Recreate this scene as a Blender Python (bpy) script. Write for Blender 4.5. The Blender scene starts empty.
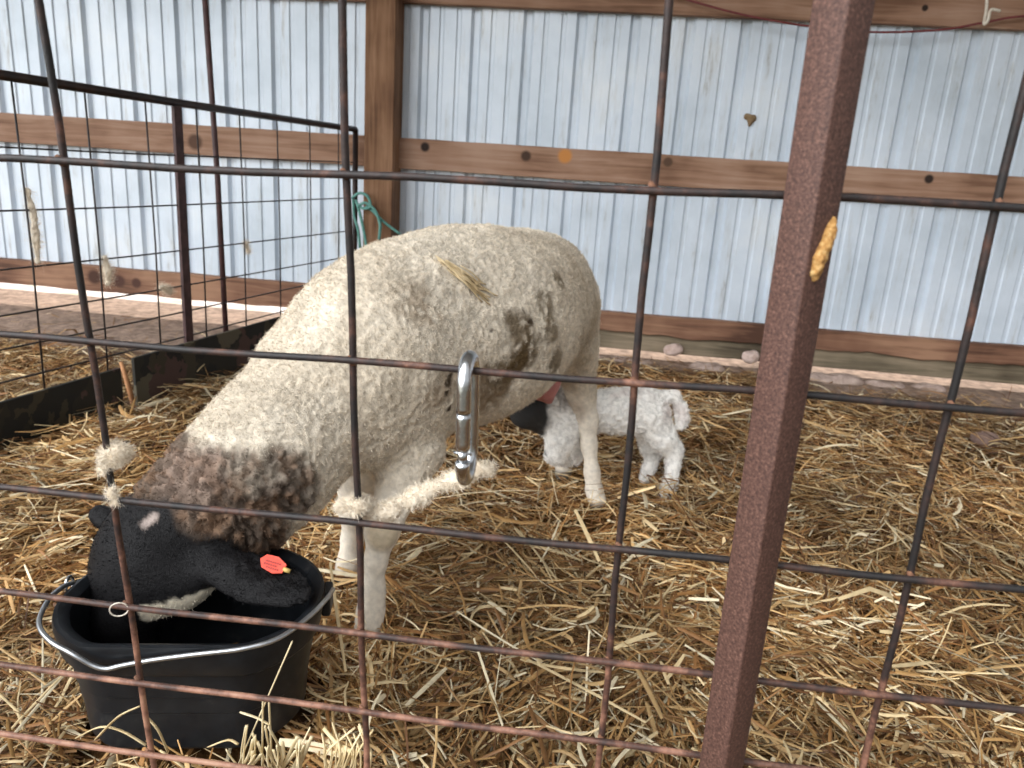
import bpy, bmesh, math, random
import numpy as np
from mathutils import Vector, Matrix
from mathutils.bvhtree import BVHTree
import openvdb as vdb

rng = np.random.default_rng(7)
random.seed(7)
SC = bpy.context.scene
COL = SC.collection

# ------------------------------------------------------------------ camera
FPX = 757.0
EYE = np.array([0.0, 0.0, 0.79])
M = np.array([[0.99005203, 0.09508162, -0.10371335],
              [0.12527307, -0.26008225, 0.95742565],
              [0.06405958, -0.9608937, -0.26940612]])   # columns: right, down, forward
cam_d = bpy.data.cameras.new('camera')
cam = bpy.data.objects.new('camera', cam_d); COL.objects.link(cam)
cam_d.sensor_width = 36.0
cam_d.lens = FPX * 36.0 / 1024.0
cam_d.clip_start = 0.02
mw = Matrix(((M[0][0], -M[0][1], -M[0][2], EYE[0]),
             (M[1][0], -M[1][1], -M[1][2], EYE[1]),
             (M[2][0], -M[2][1], -M[2][2], EYE[2]),
             (0, 0, 0, 1)))
cam.matrix_world = mw
cam_d.dof.use_dof = True
cam_d.dof.focus_distance = 0.88
cam_d.dof.aperture_fstop = 10.0
SC.camera = cam

# ------------------------------------------------------------------ world, sun, exposure
SC.view_settings.view_transform = 'Standard'
SC.view_settings.look = 'None'
SC.view_settings.gamma = 1.0
SC.view_settings.use_curve_mapping = False
SC.view_settings.exposure = 0.03
w = bpy.data.worlds.new('overcast_sky'); SC.world = w; w.use_nodes = True
nt = w.node_tree; nt.nodes.clear()
wo = nt.nodes.new('ShaderNodeOutputWorld'); bg = nt.nodes.new('ShaderNodeBackground')
tc = nt.nodes.new('ShaderNodeTexCoord'); sp = nt.nodes.new('ShaderNodeSeparateXYZ')
rp = nt.nodes.new('ShaderNodeValToRGB')
nt.links.new(tc.outputs['Generated'], sp.inputs[0]); nt.links.new(sp.outputs['Z'], rp.inputs[0])
rp.color_ramp.elements[0].position = 0.0; rp.color_ramp.elements[0].color = (0.30, 0.29, 0.24, 1)
rp.color_ramp.elements[1].position = 0.06; rp.color_ramp.elements[1].color = (0.76, 0.78, 0.80, 1)
e = rp.color_ramp.elements.new(0.5); e.color = (0.90, 0.92, 0.94, 1)
dp = nt.nodes.new('ShaderNodeVectorMath'); dp.operation = 'DOT_PRODUCT'; nt.links.new(tc.outputs['Generated'], dp.inputs[0]); dp.inputs[1].default_value = (-0.62, -0.60, 0.50)
rq = nt.nodes.new('ShaderNodeMapRange'); rq.interpolation_type = 'SMOOTHSTEP'; nt.links.new(dp.outputs['Value'], rq.inputs['Value'])
rq.inputs['From Min'].default_value = 0.55; rq.inputs['From Max'].default_value = 1.0; rq.inputs['To Min'].default_value = 0.75; rq.inputs['To Max'].default_value = 7.5   # brightest part of the cloud cover
nt.links.new(rq.outputs[0], bg.inputs[1])
nt.links.new(rp.outputs[0], bg.inputs[0]); nt.links.new(bg.outputs[0], wo.inputs[0])
sun_d = bpy.data.lights.new('sun', 'SUN'); sun = bpy.data.objects.new('sun', sun_d); COL.objects.link(sun)
sun_d.energy = 7.0; sun_d.angle = math.radians(1.0); sun_d.color = (1.0, 0.95, 0.88)
sun.rotation_euler = (math.radians(-50), 0, math.radians(-12))   # high behind the barn, only reaches in under the wall


def ray(x, y):
    return M @ np.array([(x - 512) / FPX, (y - 384) / FPX, 1.0])
def atY(x, y, Y):
    r = ray(x, y); return EYE + r * Y / r[1]
def atZ(x, y, z=0.0):
    r = ray(x, y); return EYE + r * (z - EYE[2]) / r[2]
def V(*a): return np.array(a, dtype=float)

# ------------------------------------------------------------------ numpy noise
def _hash(i, j, k, s):
    n = (i.astype(np.int64) * 73856093) ^ (j.astype(np.int64) * 19349663) ^ (k.astype(np.int64) * 83492791) ^ (s * 2654435761)
    n = (n ^ (n >> 13)) * 1274126177
    n = n ^ (n >> 16)
    return (n & 0xffff).astype(np.float32) / 65535.0
def vnoise(P, freq, seed=0):
    P = np.asarray(P, dtype=np.float64) * freq + 1000.0
    I = np.floor(P).astype(np.int64); F = P - I; F = F * F * (3 - 2 * F)
    out = 0
    for dx in (0, 1):
        for dy in (0, 1):
            for dz in (0, 1):
                wgt = (F[:, 0] if dx else 1 - F[:, 0]) * (F[:, 1] if dy else 1 - F[:, 1]) * (F[:, 2] if dz else 1 - F[:, 2])
                out = out + wgt * _hash(I[:, 0] + dx, I[:, 1] + dy, I[:, 2] + dz, seed)
    return out
def fbm(P, freq, octv=3, seed=0):
    a, t, s = 1.0, 0.0, 0.0
    for o in range(octv):
        t = t + a * vnoise(P, freq * 2 ** o, seed + o * 17); s += a; a *= 0.5
    return t / s
def smooth(a, b, x):
    t = np.clip((x - a) / (b - a), 0, 1); return t * t * (3 - 2 * t)

# ------------------------------------------------------------------ materials
def new_mat(name):
    m = bpy.data.materials.new(name); m.use_nodes = True
    nt = m.node_tree; b = nt.nodes['Principled BSDF']
    return m, nt, b
def N(nt, t, **kw):
    n = nt.nodes.new(t)
    for k, v in kw.items():
        if k.startswith('_'): setattr(n, k[1:], v)
        else: n.inputs[k].default_value = v
    return n
def ramp(nt, stops):
    r = nt.nodes.new('ShaderNodeValToRGB')
    while len(r.color_ramp.elements) > 1: r.color_ramp.elements.remove(r.color_ramp.elements[-1])
    r.color_ramp.elements[0].position = stops[0][0]; r.color_ramp.elements[0].color = (*stops[0][1], 1)
    for p, c in stops[1:]:
        e = r.color_ramp.elements.new(p); e.color = (*c, 1)
    return r
def noise_mat(name, stops, scale=20, rough=0.6, metal=0.0, bump=0.3, bscale=None, stretch=None, detail=6, bdist=0.002, spec=0.5, coord='Object'):
    m, nt, b = new_mat(name); L = nt.links
    tc = N(nt, 'ShaderNodeTexCoord'); mp = N(nt, 'ShaderNodeMapping')
    L.new(tc.outputs[coord], mp.inputs[0])
    if stretch: mp.inputs['Scale'].default_value = stretch
    n = N(nt, 'ShaderNodeTexNoise', Scale=scale, Detail=detail, Roughness=0.62); L.new(mp.outputs[0], n.inputs['Vector'])
    r = ramp(nt, stops); L.new(n.outputs['Fac'], r.inputs[0]); L.new(r.outputs[0], b.inputs['Base Color'])
    b.inputs['Roughness'].default_value = rough; b.inputs['Metallic'].default_value = metal
    b.inputs['Specular IOR Level'].default_value = spec
    if bump:
        n2 = N(nt, 'ShaderNodeTexNoise', Scale=bscale or scale * 3, Detail=5.0); L.new(mp.outputs[0], n2.inputs['Vector'])
        bp = N(nt, 'ShaderNodeBump', Strength=bump, Distance=bdist); L.new(n2.outputs['Fac'], bp.inputs['Height'])
        L.new(bp.outputs[0], b.inputs['Normal'])
    return m
def attr_mat(name, rough=0.8, bump=0.0, bscale=300, bdist=0.002, spec=0.2, var=0.25, vscale=60, trans=0.0, sss=0.0, sleek=False):
    """base colour comes from the 'Col' colour attribute times a little procedural variation"""
    m, nt, b = new_mat(name); L = nt.links
    a = N(nt, 'ShaderNodeAttribute', _attribute_name='Col')
    tc = N(nt, 'ShaderNodeTexCoord')
    n = N(nt, 'ShaderNodeTexNoise', Scale=vscale, Detail=5.0); L.new(tc.outputs['Object'], n.inputs['Vector'])
    mr = N(nt, 'ShaderNodeMapRange'); mr.inputs['From Min'].default_value = 0.3; mr.inputs['From Max'].default_value = 0.7
    mr.inputs['To Min'].default_value = 1 - var; mr.inputs['To Max'].default_value = 1 + var
    L.new(n.outputs['Fac'], mr.inputs['Value'])
    mx = N(nt, 'ShaderNodeVectorMath', _operation='SCALE'); L.new(a.outputs['Color'], mx.inputs[0]); L.new(mr.outputs[0], mx.inputs['Scale'])
    L.new(mx.outputs[0], b.inputs['Base Color'])
    b.inputs['Roughness'].default_value = rough; b.inputs['Specular IOR Level'].default_value = spec
    if sleek:      # short black hair is glossier than wool
        sr = N(nt, 'ShaderNodeSeparateColor'); L.new(a.outputs['Color'], sr.inputs[0])
        m2_ = N(nt, 'ShaderNodeMapRange'); L.new(sr.outputs[0], m2_.inputs['Value']); m2_.inputs['From Min'].default_value = 0.01; m2_.inputs['From Max'].default_value = 0.09
        m2_.inputs['To Min'].default_value = 0.42; m2_.inputs['To Max'].default_value = rough; L.new(m2_.outputs[0], b.inputs['Roughness'])
    if bump:
        n2 = N(nt, 'ShaderNodeTexNoise', Scale=bscale, Detail=4.0, Distortion=1.2); L.new(tc.outputs['Object'], n2.inputs['Vector'])
        bp = N(nt, 'ShaderNodeBump', Strength=bump, Distance=bdist); L.new(n2.outputs['Fac'], bp.inputs['Height'])
        L.new(bp.outputs[0], b.inputs['Normal'])
    if sss:
        b.inputs['Subsurface Weight'].default_value = sss; b.inputs['Subsurface Radius'].default_value = (0.01, 0.006, 0.004)
    return m

def wood_mat(name, dark, mid, light, axis='X', knots=()):
    """planks: grain stretched along one axis of world space"""
    m, nt, b = new_mat(name); L = nt.links
    tc = N(nt, 'ShaderNodeTexCoord'); mp = N(nt, 'ShaderNodeMapping')
    L.new(tc.outputs['Object'], mp.inputs[0])
    s = {'X': (1.2, 22, 22), 'Z': (22, 22, 1.2), 'Y': (22, 1.2, 22)}[axis]
    mp.inputs['Scale'].default_value = s
    n = N(nt, 'ShaderNodeTexNoise', Scale=1.6, Detail=8.0, Roughness=0.6, Distortion=0.8); L.new(mp.outputs[0], n.inputs['Vector'])
    n3 = N(nt, 'ShaderNodeTexNoise', Scale=2.3, Detail=4.0); L.new(tc.outputs['Object'], n3.inputs['Vector'])
    ad = N(nt, 'ShaderNodeMath', _operation='MULTIPLY_ADD'); ad.inputs[1].default_value = 0.6; L.new(n3.outputs['Fac'], ad.inputs[0])
    m2 = N(nt, 'ShaderNodeMath', _operation='MULTIPLY'); m2.inputs[1].default_value = 0.5; L.new(n.outputs['Fac'], m2.inputs[0])
    L.new(m2.outputs[0], ad.inputs[2])
    r = ramp(nt, [(0.42, dark), (0.53, mid), (0.66, light)]); L.new(ad.outputs[0], r.inputs[0])
    last = r.outputs[0]
    for (kx, ky, kz, rad, kc) in knots:
        d = N(nt, 'ShaderNodeVectorMath', _operation='DISTANCE'); L.new(tc.outputs['Object'], d.inputs[0])
        d.inputs[1].default_value = (kx, ky, kz)
        mr = N(nt, 'ShaderNodeMapRange'); mr.inputs['From Min'].default_value = rad * 0.75; mr.inputs['From Max'].default_value = rad * 1.25
        mr.inputs['To Min'].default_value = 1.0; mr.inputs['To Max'].default_value = 0.0; L.new(d.outputs['Value'], mr.inputs['Value'])
        mx = N(nt, 'ShaderNodeMix', _data_type='RGBA'); L.new(mr.outputs[0], mx.inputs['Factor'])
        L.new(last, mx.inputs[6]); mx.inputs[7].default_value = (*kc, 1); last = mx.outputs[2]
    L.new(last, b.inputs['Base Color'])
    b.inputs['Roughness'].default_value = 0.75; b.inputs['Specular IOR Level'].default_value = 0.3
    bp = N(nt, 'ShaderNodeBump', Strength=0.4, Distance=0.003); L.new(n.outputs['Fac'], bp.inputs['Height']); L.new(bp.outputs[0], b.inputs['Normal'])
    return m

# ------------------------------------------------------------------ object helpers
def tag(o, label=None, cat=None, group=None, kind=None):
    if label: o['label'] = label
    if cat: o['category'] = cat
    if group: o['group'] = group
    if kind: o['kind'] = kind
    return o
def empty(name, loc, label=None, cat=None, group=None):
    o = bpy.data.objects.new(name, None); COL.objects.link(o); o.location = tuple(loc); o.empty_display_size = 0.05
    bpy.context.view_layer.update()
    return tag(o, label, cat, group)
def mesh_obj(name, verts, faces, mat, parent=None, smooth_shade=True, col=None):
    """vertices are given in world space; a parented mesh keeps its place"""
    verts = np.asarray(verts, dtype=np.float32)
    org = np.zeros(3, dtype=np.float32)
    me = bpy.data.meshes.new(name)
    if isinstance(faces, np.ndarray):
        nf, k = faces.shape
        me.vertices.add(len(verts)); me.loops.add(nf * k); me.polygons.add(nf)
        me.vertices.foreach_set('co', verts.ravel())
        me.loops.foreach_set('vertex_index', faces.astype(np.int32).ravel())
        me.polygons.foreach_set('loop_start', np.arange(0, nf * k, k, dtype=np.int32))
        me.update(calc_edges=True); me.validate()
    else:
        me.from_pydata([tuple(map(float, v)) for v in verts], [], faces); me.update()
    if smooth_shade: me.polygons.foreach_set('use_smooth', [True] * len(me.polygons))
    if col is not None:
        at = me.color_attributes.new('Col', 'FLOAT_COLOR', 'POINT')
        c = np.ones((len(verts), 4), dtype=np.float32); c[:, :3] = col; at.data.foreach_set('color', c.ravel())
    me.materials.append(mat)
    o = bpy.data.objects.new(name, me); COL.objects.link(o)
    if parent is not None:
        o.parent = parent; o.matrix_parent_inverse = parent.matrix_world.inverted()
    return o

class MB:
    def __init__(s): s.v = []; s.f = []
    def add(s, v, f):
        o = len(s.v); s.v += [tuple(map(float, p)) for p in v]; s.f += [tuple(i + o for i in q) for q in f]; return s
    def box(s, c, h, R=None, bev=0.0):
        """box with chamfered edges"""
        bm = bmesh.new(); bmesh.ops.create_cube(bm, size=2.0)
        for v in bm.verts: v.co = Vector((v.co.x * h[0], v.co.y * h[1], v.co.z * h[2]))
        if bev: bmesh.ops.bevel(bm, geom=list(bm.edges), offset=bev, segments=2, profile=0.5, affect='EDGES')
        R = np.eye(3) if R is None else np.asarray(R)
        bm.verts.ensure_lookup_table()
        vs = [R @ np.array(v.co) + np.asarray(c) for v in bm.verts]
        fs = [[v.index for v in f.verts] for f in bm.faces]; bm.free()
        return s.add(vs, fs)
    def tube(s, path, r, seg=8, closed=False, flat=1.0, cap=True):
        P = [np.asarray(p, float) for p in path]; n = len(P)
        rs = r if hasattr(r, '__len__') else [r] * n
        up = None; V_ = []
        for i in range(n):
            a = P[(i - 1) % n] if (closed or i > 0) else P[i]; b_ = P[(i + 1) % n] if (closed or i < n - 1) else P[i]
            t = b_ - a; t = t / (np.linalg.norm(t) + 1e-12)
            if up is None:
                up = np.cross(t, [0.13, 0.2, 1.0]) if abs(t[2]) < 0.9 else np.cross(t, [1, 0.1, 0])
            up = up - t * (up @ t); up /= (np.linalg.norm(up) + 1e-12); sd = np.cross(t, up)
            for j in range(seg):
                th = 2 * math.pi * j / seg
                V_.append(P[i] + rs[i] * (math.cos(th) * up + flat * math.sin(th) * sd))
        F = []
        for i in range(n if closed else n - 1):
            for j in range(seg):
                a0 = i * seg + j; a1 = i * seg + (j + 1) % seg; b0 = ((i + 1) % n) * seg + j; b1 = ((i + 1) % n) * seg + (j + 1) % seg
                F.append((a0, a1, b1, b0))
        if cap and not closed:
            F.append(tuple(reversed(range(seg)))); F.append(tuple(range((n - 1) * seg, n * seg)))
        return s.add(V_, F)
    def build(s, name, mat, parent=None, smooth_shade=False):
        return mesh_obj(name, s.v, s.f, mat, parent, smooth_shade)
def smooth_by_angle(o, deg=40):
    me = o.data
    me.polygons.foreach_set('use_smooth', [True] * len(me.polygons))
    me.set_sharp_from_angle(angle=math.radians(deg))
    return o
def spline(pts, n=8):
    P = [np.asarray(p, float) for p in pts]; P = [2 * P[0] - P[1]] + P + [2 * P[-1] - P[-2]]; out = []
    for i in range(1, len(P) - 2):
        for k in range(n):
            t = k / n; a, b, c, d = P[i - 1:i + 3]
            out.append(0.5 * ((2 * b) + (-a + c) * t + (2 * a - 5 * b + 4 * c - d) * t * t + (-a + 3 * b - 3 * c + d) * t ** 3))
    out.append(P[-2]); return out

# ------------------------------------------------------------------ implicit surfaces for the animals
def sdf_mesh(prims, vox):
    lo = np.min([p['lo'] for p in prims], axis=0) - 3 * vox; hi = np.max([p['hi'] for p in prims], axis=0) + 3 * vox
    dim = np.ceil((hi - lo) / vox).astype(int) + 1
    G = np.full(dim, 0.2, dtype=np.float32)
    for p in prims:
        k = p['k']; pad = k + 3 * vox
        a = np.maximum(np.floor((p['lo'] - pad - lo) / vox).astype(int), 0); b = np.minimum(np.ceil((p['hi'] + pad - lo) / vox).astype(int) + 1, dim)
        X, Y, Z = np.meshgrid(*[(np.arange(a[i], b[i]) * vox + lo[i]).astype(np.float32) for i in range(3)], indexing='ij')
        d = p['f'](X, Y, Z)
        g = G[a[0]:b[0], a[1]:b[1], a[2]:b[2]]
        if p.get('cut'):
            h = np.clip(0.5 - 0.5 * (g + d) / k, 0, 1); g[...] = g * (1 - h) - d * h + k * h * (1 - h)
        else:
            h = np.clip(0.5 + 0.5 * (g - d) / k, 0, 1); g[...] = g * (1 - h) + d * h - k * h * (1 - h)
    grid = vdb.FloatGrid(0.2); grid.copyFromArray(np.ascontiguousarray(G))
    pts, quads = grid.convertToQuads(isovalue=0.0)[:2]
    pts = np.asarray(pts, dtype=np.float64) * vox + lo
    quads = np.asarray(quads, dtype=np.int64)
    a, b, c = pts[quads[:, 0]], pts[quads[:, 1]], pts[quads[:, 2]]
    if np.einsum('ij,ij->i', a, np.cross(b, c)).sum() < 0: quads = quads[:, ::-1]
    # signed volume is about the origin, good enough for a closed surface
    return pts, quads
def cone(p0, p1, r0, r1, k=0.03, flat=None):
    p0 = np.asarray(p0, float); p1 = np.asarray(p1, float); L = p1 - p0; LL = float(L @ L) + 1e-12
    R = max(r0, r1)
    def f(X, Y, Z):
        x, y, z = X - p0[0], Y - p0[1], Z - p0[2]
        t = np.clip((x * L[0] + y * L[1] + z * L[2]) / LL, 0, 1)
        return np.sqrt((x - t * L[0]) ** 2 + (y - t * L[1]) ** 2 + (z - t * L[2]) ** 2) - (r0 + (r1 - r0) * t)
    return dict(f=f, lo=np.minimum(p0, p1) - R, hi=np.maximum(p0, p1) + R, k=k)
def chain(pts, rs, k=0.02):
    return [cone(pts[i], pts[i + 1], rs[i], rs[i + 1], k if i else k) for i in range(len(pts) - 1)]
def ell(c, rad, axis=(1, 0, 0), up=(0, 0, 1), k=0.04, cut=False):
    """ellipsoid: rad = (along axis, sideways, along up)"""
    c = np.asarray(c, float); ax = np.asarray(axis, float); ax /= np.linalg.norm(ax)
    u = np.asarray(up, float); u = u - ax * (u @ ax); u /= np.linalg.norm(u); sd = np.cross(u, ax)
    ext = np.sqrt((ax * rad[0]) ** 2 + (sd * rad[1]) ** 2 + (u * rad[2]) ** 2)
    def f(X, Y, Z):
        x, y, z = X - c[0], Y - c[1], Z - c[2]
        a = x * ax[0] + y * ax[1] + z * ax[2]; b = x * sd[0] + y * sd[1] + z * sd[2]; d = x * u[0] + y * u[1] + z * u[2]
        k0 = np.sqrt((a / rad[0]) ** 2 + (b / rad[1]) ** 2 + (d / rad[2]) ** 2)
        k1 = np.sqrt((a / rad[0] ** 2) ** 2 + (b / rad[1] ** 2) ** 2 + (d / rad[2] ** 2) ** 2) + 1e-6
        return k0 * (k0 - 1.0) / k1
    return dict(f=f, lo=c - ext, hi=c + ext, k=k, cut=cut)
def normals_of(pts, quads):
    a, b, c, d = (pts[quads[:, i]] for i in range(4)); n = np.cross(c - a, d - b)
    out = np.zeros_like(pts)
    for i in range(4): np.add.at(out, quads[:, i], n)
    return out / (np.linalg.norm(out, axis=1, keepdims=True) + 1e-12)
def relax(pts, quads, it=2, f=0.5):
    for _ in range(it):
        acc = np.zeros_like(pts); cnt = np.zeros(len(pts))
        for i in range(4):
            for j in (1, 3):
                np.add.at(acc, quads[:, i], pts[quads[:, (i + j) % 4]]); np.add.at(cnt, quads[:, i], 1)
        pts = pts * (1 - f) + f * acc / cnt[:, None]
    return pts
def fuzz(pts, quads, nrm, col, weight, count, length, width, lay=(0, 0, -1), seed=1, tipdark=1.0):
    """short wool fibres rooted on a surface"""
    r = np.random.default_rng(seed)
    a, b, c, d = (pts[quads[:, i]] for i in range(4))
    area = np.linalg.norm(np.cross(c - a, d - b), axis=1) * weight[quads[:, 0]]
    idx = r.choice(len(quads), size=count, p=area / area.sum())
    u, v = r.random(count)[:, None], r.random(count)[:, None]
    q = quads[idx]
    root = (a[idx] * (1 - u) + b[idx] * u) * (1 - v) + (d[idx] * (1 - u) + c[idx] * u) * v
    n = nrm[q[:, 0]]; cl = col[q[:, 0]] * (0.85 + 0.35 * r.random((count, 1)))
    L = length[q[:, 0]][:, None] * (0.5 + r.random((count, 1)))
    dirn = n + r.normal(0, 0.55, (count, 3)) + 0.5 * np.asarray(lay)
    dirn /= np.linalg.norm(dirn, axis=1, keepdims=True)
    sd = np.cross(dirn, r.normal(0, 1, (count, 3))); sd /= np.linalg.norm(sd, axis=1, keepdims=True)
    bend = np.cross(sd, dirn) * r.normal(0, 0.5, (count, 1)) - 0.3 * n
    w_ = width
    p0 = root - n * 0.001
    mid = p0 + dirn * L * 0.55; tip = p0 + (dirn + bend) * L
    vv = np.stack([p0 - sd * w_, p0 + sd * w_, mid + sd * w_ * 0.8, mid - sd * w_ * 0.8, tip], axis=1).reshape(-1, 3)
    base = (np.arange(count) * 5)[:, None]
    tr = np.concatenate([base + np.array([[0, 1, 2]]), base + np.array([[0, 2, 3]]), base + np.array([[3, 2, 4]])], axis=0)
    return vv, tr, np.repeat(cl, 5, axis=0)

# ================================================================== materials in use
m_rod = None
def rod_material():
    m, nt, b = new_mat('weathered_steel_rod'); L = nt.links
    tc = N(nt, 'ShaderNodeTexCoord'); n = N(nt, 'ShaderNodeTexNoise', Scale=28.0, Detail=8.0, Roughness=0.7); L.new(tc.outputs['Object'], n.inputs['Vector'])
    sx = N(nt, 'ShaderNodeSeparateXYZ'); L.new(tc.outputs['Object'], sx.inputs[0])
    mr = N(nt, 'ShaderNodeMapRange'); mr.inputs['From Min'].default_value = 0.25; mr.inputs['From Max'].default_value = 0.52
    mr.inputs['To Min'].default_value = 0.24; mr.inputs['To Max'].default_value = -0.03; L.new(sx.outputs['Z'], mr.inputs['Value'])
    ad = N(nt, 'ShaderNodeMath', _operation='ADD'); L.new(n.outputs['Fac'], ad.inputs[0]); L.new(mr.outputs[0], ad.inputs[1])
    r = ramp(nt, [(0.38, (0.018, 0.016, 0.016)), (0.50, (0.040, 0.025, 0.022)), (0.60, (0.10, 0.048, 0.034)), (0.74, (0.30, 0.15, 0.10)), (0.86, (0.40, 0.23, 0.15))])
    L.new(ad.outputs[0], r.inputs[0]); L.new(r.outputs[0], b.inputs['Base Color'])
    b.inputs['Roughness'].default_value = 0.5; b.inputs['Specular IOR Level'].default_value = 0.35
    n2 = N(nt, 'ShaderNodeTexNoise', Scale=420.0, Detail=3.0); L.new(tc.outputs['Object'], n2.inputs['Vector'])
    bp = N(nt, 'ShaderNodeBump', Strength=0.5, Distance=0.0006); L.new(n2.outputs['Fac'], bp.inputs['Height']); L.new(bp.outputs[0], b.inputs['Normal'])
    return m
m_rod = rod_material()
m_post = noise_mat('rusty_brown_tube', [(0.30, (0.035, 0.015, 0.011)), (0.48, (0.080, 0.036, 0.026)), (0.60, (0.125, 0.060, 0.044)), (0.74, (0.24, 0.13, 0.09))], scale=520, rough=0.66, metal=0.0, bump=0.8, bscale=900, bdist=0.0006)
m_wire = noise_mat('dark_pen_wire', [(0.35, (0.018, 0.018, 0.02)), (0.6, (0.05, 0.04, 0.038))], scale=40, rough=0.5, metal=0.4, bump=0)
m_frame = noise_mat('dark_painted_pipe', [(0.35, (0.012, 0.012, 0.014)), (0.7, (0.05, 0.028, 0.022))], scale=20, rough=0.4, metal=0.3, bump=0)
m_redpost = noise_mat('dark_red_stake', [(0.35, (0.035, 0.014, 0.014)), (0.7, (0.09, 0.04, 0.038))], scale=30, rough=0.6, bump=0.3)
m_zinc = noise_mat('galvanised_steel', [(0.3, (0.50, 0.52, 0.54)), (0.7, (0.78, 0.80, 0.82))], scale=60, rough=0.24, metal=1.0, bump=0.1, bscale=200)
m_tuft = noise_mat('caught_wool', [(0.3, (0.60, 0.52, 0.42)), (0.7, (0.88, 0.82, 0.72))], scale=80, rough=0.95, bump=1.0, bscale=260, bdist=0.004, spec=0.1)

# ================================================================== SETTING
WALL_Y = 3.54
def wall_material():
    m, nt, b = new_mat('ribbed_sheet_metal'); L = nt.links
    tc = N(nt, 'ShaderNodeTexCoord'); n = N(nt, 'ShaderNodeTexNoise', Scale=2.2, Detail=7.0, Roughness=0.6); L.new(tc.outputs['Object'], n.inputs['Vector'])
    mp = N(nt, 'ShaderNodeMapping'); mp.inputs['Scale'].default_value = (9, 9, 1.2); L.new(tc.outputs['Object'], mp.inputs[0])
    n2 = N(nt, 'ShaderNodeTexNoise', Scale=2.5, Detail=8.0, Roughness=0.7); L.new(mp.outputs[0], n2.inputs['Vector'])
    r = ramp(nt, [(0.30, (0.50, 0.57, 0.64)), (0.55, (0.64, 0.71, 0.79)), (0.8, (0.76, 0.80, 0.83))]); L.new(n.outputs['Fac'], r.inputs[0])
    r2 = ramp(nt, [(0.28, (0.50, 0.43, 0.35)), (0.38, (0.90, 0.88, 0.85)), (0.47, (1, 1, 1))]); L.new(n2.outputs['Fac'], r2.inputs[0])
    mx = N(nt, 'ShaderNodeMix', _data_type='RGBA', _blend_type='MULTIPLY'); mx.inputs['Factor'].default_value = 0.8
    L.new(r.outputs[0], mx.inputs[6]); L.new(r2.outputs[0], mx.inputs[7]); L.new(mx.outputs[2], b.inputs['Base Color'])
    b.inputs['Metallic'].default_value = 0.15; b.inputs['Roughness'].default_value = 0.42
    return m
def build_wall():
    P = 0.2286; x0 = -0.415 - 20 * P; prof = []
    for k in range(38):
        b = x0 + k * P
        prof += [(b - 0.024, 0), (b - 0.012, 0.019), (b + 0.012, 0.019), (b + 0.024, 0)]      # main rib
        for q in (0.0762, 0.1524):                                                      # small stiffening ribs
            prof += [(b + q - 0.012, 0), (b + q - 0.007, 0.006), (b + q + 0.007, 0.006), (b + q + 0.012, 0)]
    v = []; f = []
    zs = (0.145, 0.85, 1.60, 2.75)
    for (x, d) in prof:
        for z in zs: v.append((x, WALL_Y + d, z))
    nz = len(zs)
    for i in range(len(prof) - 1):
        for j in range(nz - 1): a = i * nz + j; f.append((a, a + nz, a + nz + 1, a + 1))
    o = mesh_obj('wall_back', v, f, wall_material(), None, False)
    md = o.modifiers.new('thickness', 'SOLIDIFY'); md.thickness = 0.0012; md.offset = 0
    tag(o, kind='structure', label='ribbed pale sheet metal barn wall', cat='wall')
build_wall()

# ceiling: unseen roof slab, added to block light from above, depth set for brightness
mb = MB(); mb.box((0, 2.00, 2.80), (5.2, 1.80, 0.03))
tag(mb.build('ceiling', noise_mat('roof_sheet', [(0.3, (0.55, 0.57, 0.6)), (0.7, (0.7, 0.72, 0.75))], 3, 0.5, 0.2, 0)), kind='structure', label='unseen metal roof added to block light from above', cat='ceiling')

def floor_h(x, y):
    P = np.stack([x, y, np.zeros_like(x)], 1)
    h = (fbm(P, 2.2, 3, 5) - 0.5) * 0.050 + (fbm(P, 8, 2, 9) - 0.5) * 0.022 - 0.030
    h = h + 0.035 * np.exp(-((x + 1.25) ** 2) / 0.03 - ((y - 1.9) ** 2) / 0.5)       # drift of straw along the skirt boards
    h = h + 0.03 * np.exp(-((x + 1.15) ** 2) / 0.05 - ((y - 1.5) ** 2) / 0.15)
    h = h + 0.072 * np.exp(-((x + 0.50) ** 2) / 0.07 - ((y - 0.80) ** 2) / 0.035)
    h = h + 0.032 * np.exp(-((x - 0.03) ** 2) / 0.02 - ((y - 1.76) ** 2) / 0.01)
    h = h + 0.03 * np.exp(-((x - 0.45) ** 2) / 0.06 - ((y - 1.9) ** 2) / 0.08)
    h = np.where(y > 3.1, h * (1 - smooth(3.1, 3.5, y)) + -0.012 * smooth(3.1, 3.5, y), h)
    return h
gx = np.linspace(-4.6, 4.6, 310); gy = np.linspace(-0.6, 3.80, 200)
X, Y = np.meshgrid(gx, gy, indexing='ij'); xx, yy = X.ravel(), Y.ravel(); zz = floor_h(xx, yy)
ii = (np.arange(309)[:, None] * 200 + np.arange(199)[None, :]).ravel()
fq = np.stack([ii, ii + 200, ii + 201, ii + 1], 1)
P_ = np.stack([xx, yy, zz * 0], 1)
edge = 3.36 + 0.25 * (fbm(P_, 3, 3, 31) - 0.5) - 0.55 * smooth(-1.2, -1.6, xx) - 0.16 * smooth(0.7, 1.1, xx)
dirt = smooth(-0.10, 0.12, yy - edge)
cst = V(0.09, 0.045, 0.016); cdt = V(0.30, 0.215, 0.165)
fc = cst * (1 - dirt[:, None]) + cdt * dirt[:, None]
fc = fc * (0.7 + 0.6 * fbm(P_, 25, 3, 3))[:, None]
floor = mesh_obj('floor', np.stack([xx, yy, zz], 1), fq, attr_mat('trodden_bedding', 0.95, 0.8, 60, 0.01, 0.1, 0.35, 30), None, True, fc)
tag(floor, kind='structure', label='trodden earth floor under the straw', cat='floor')

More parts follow.
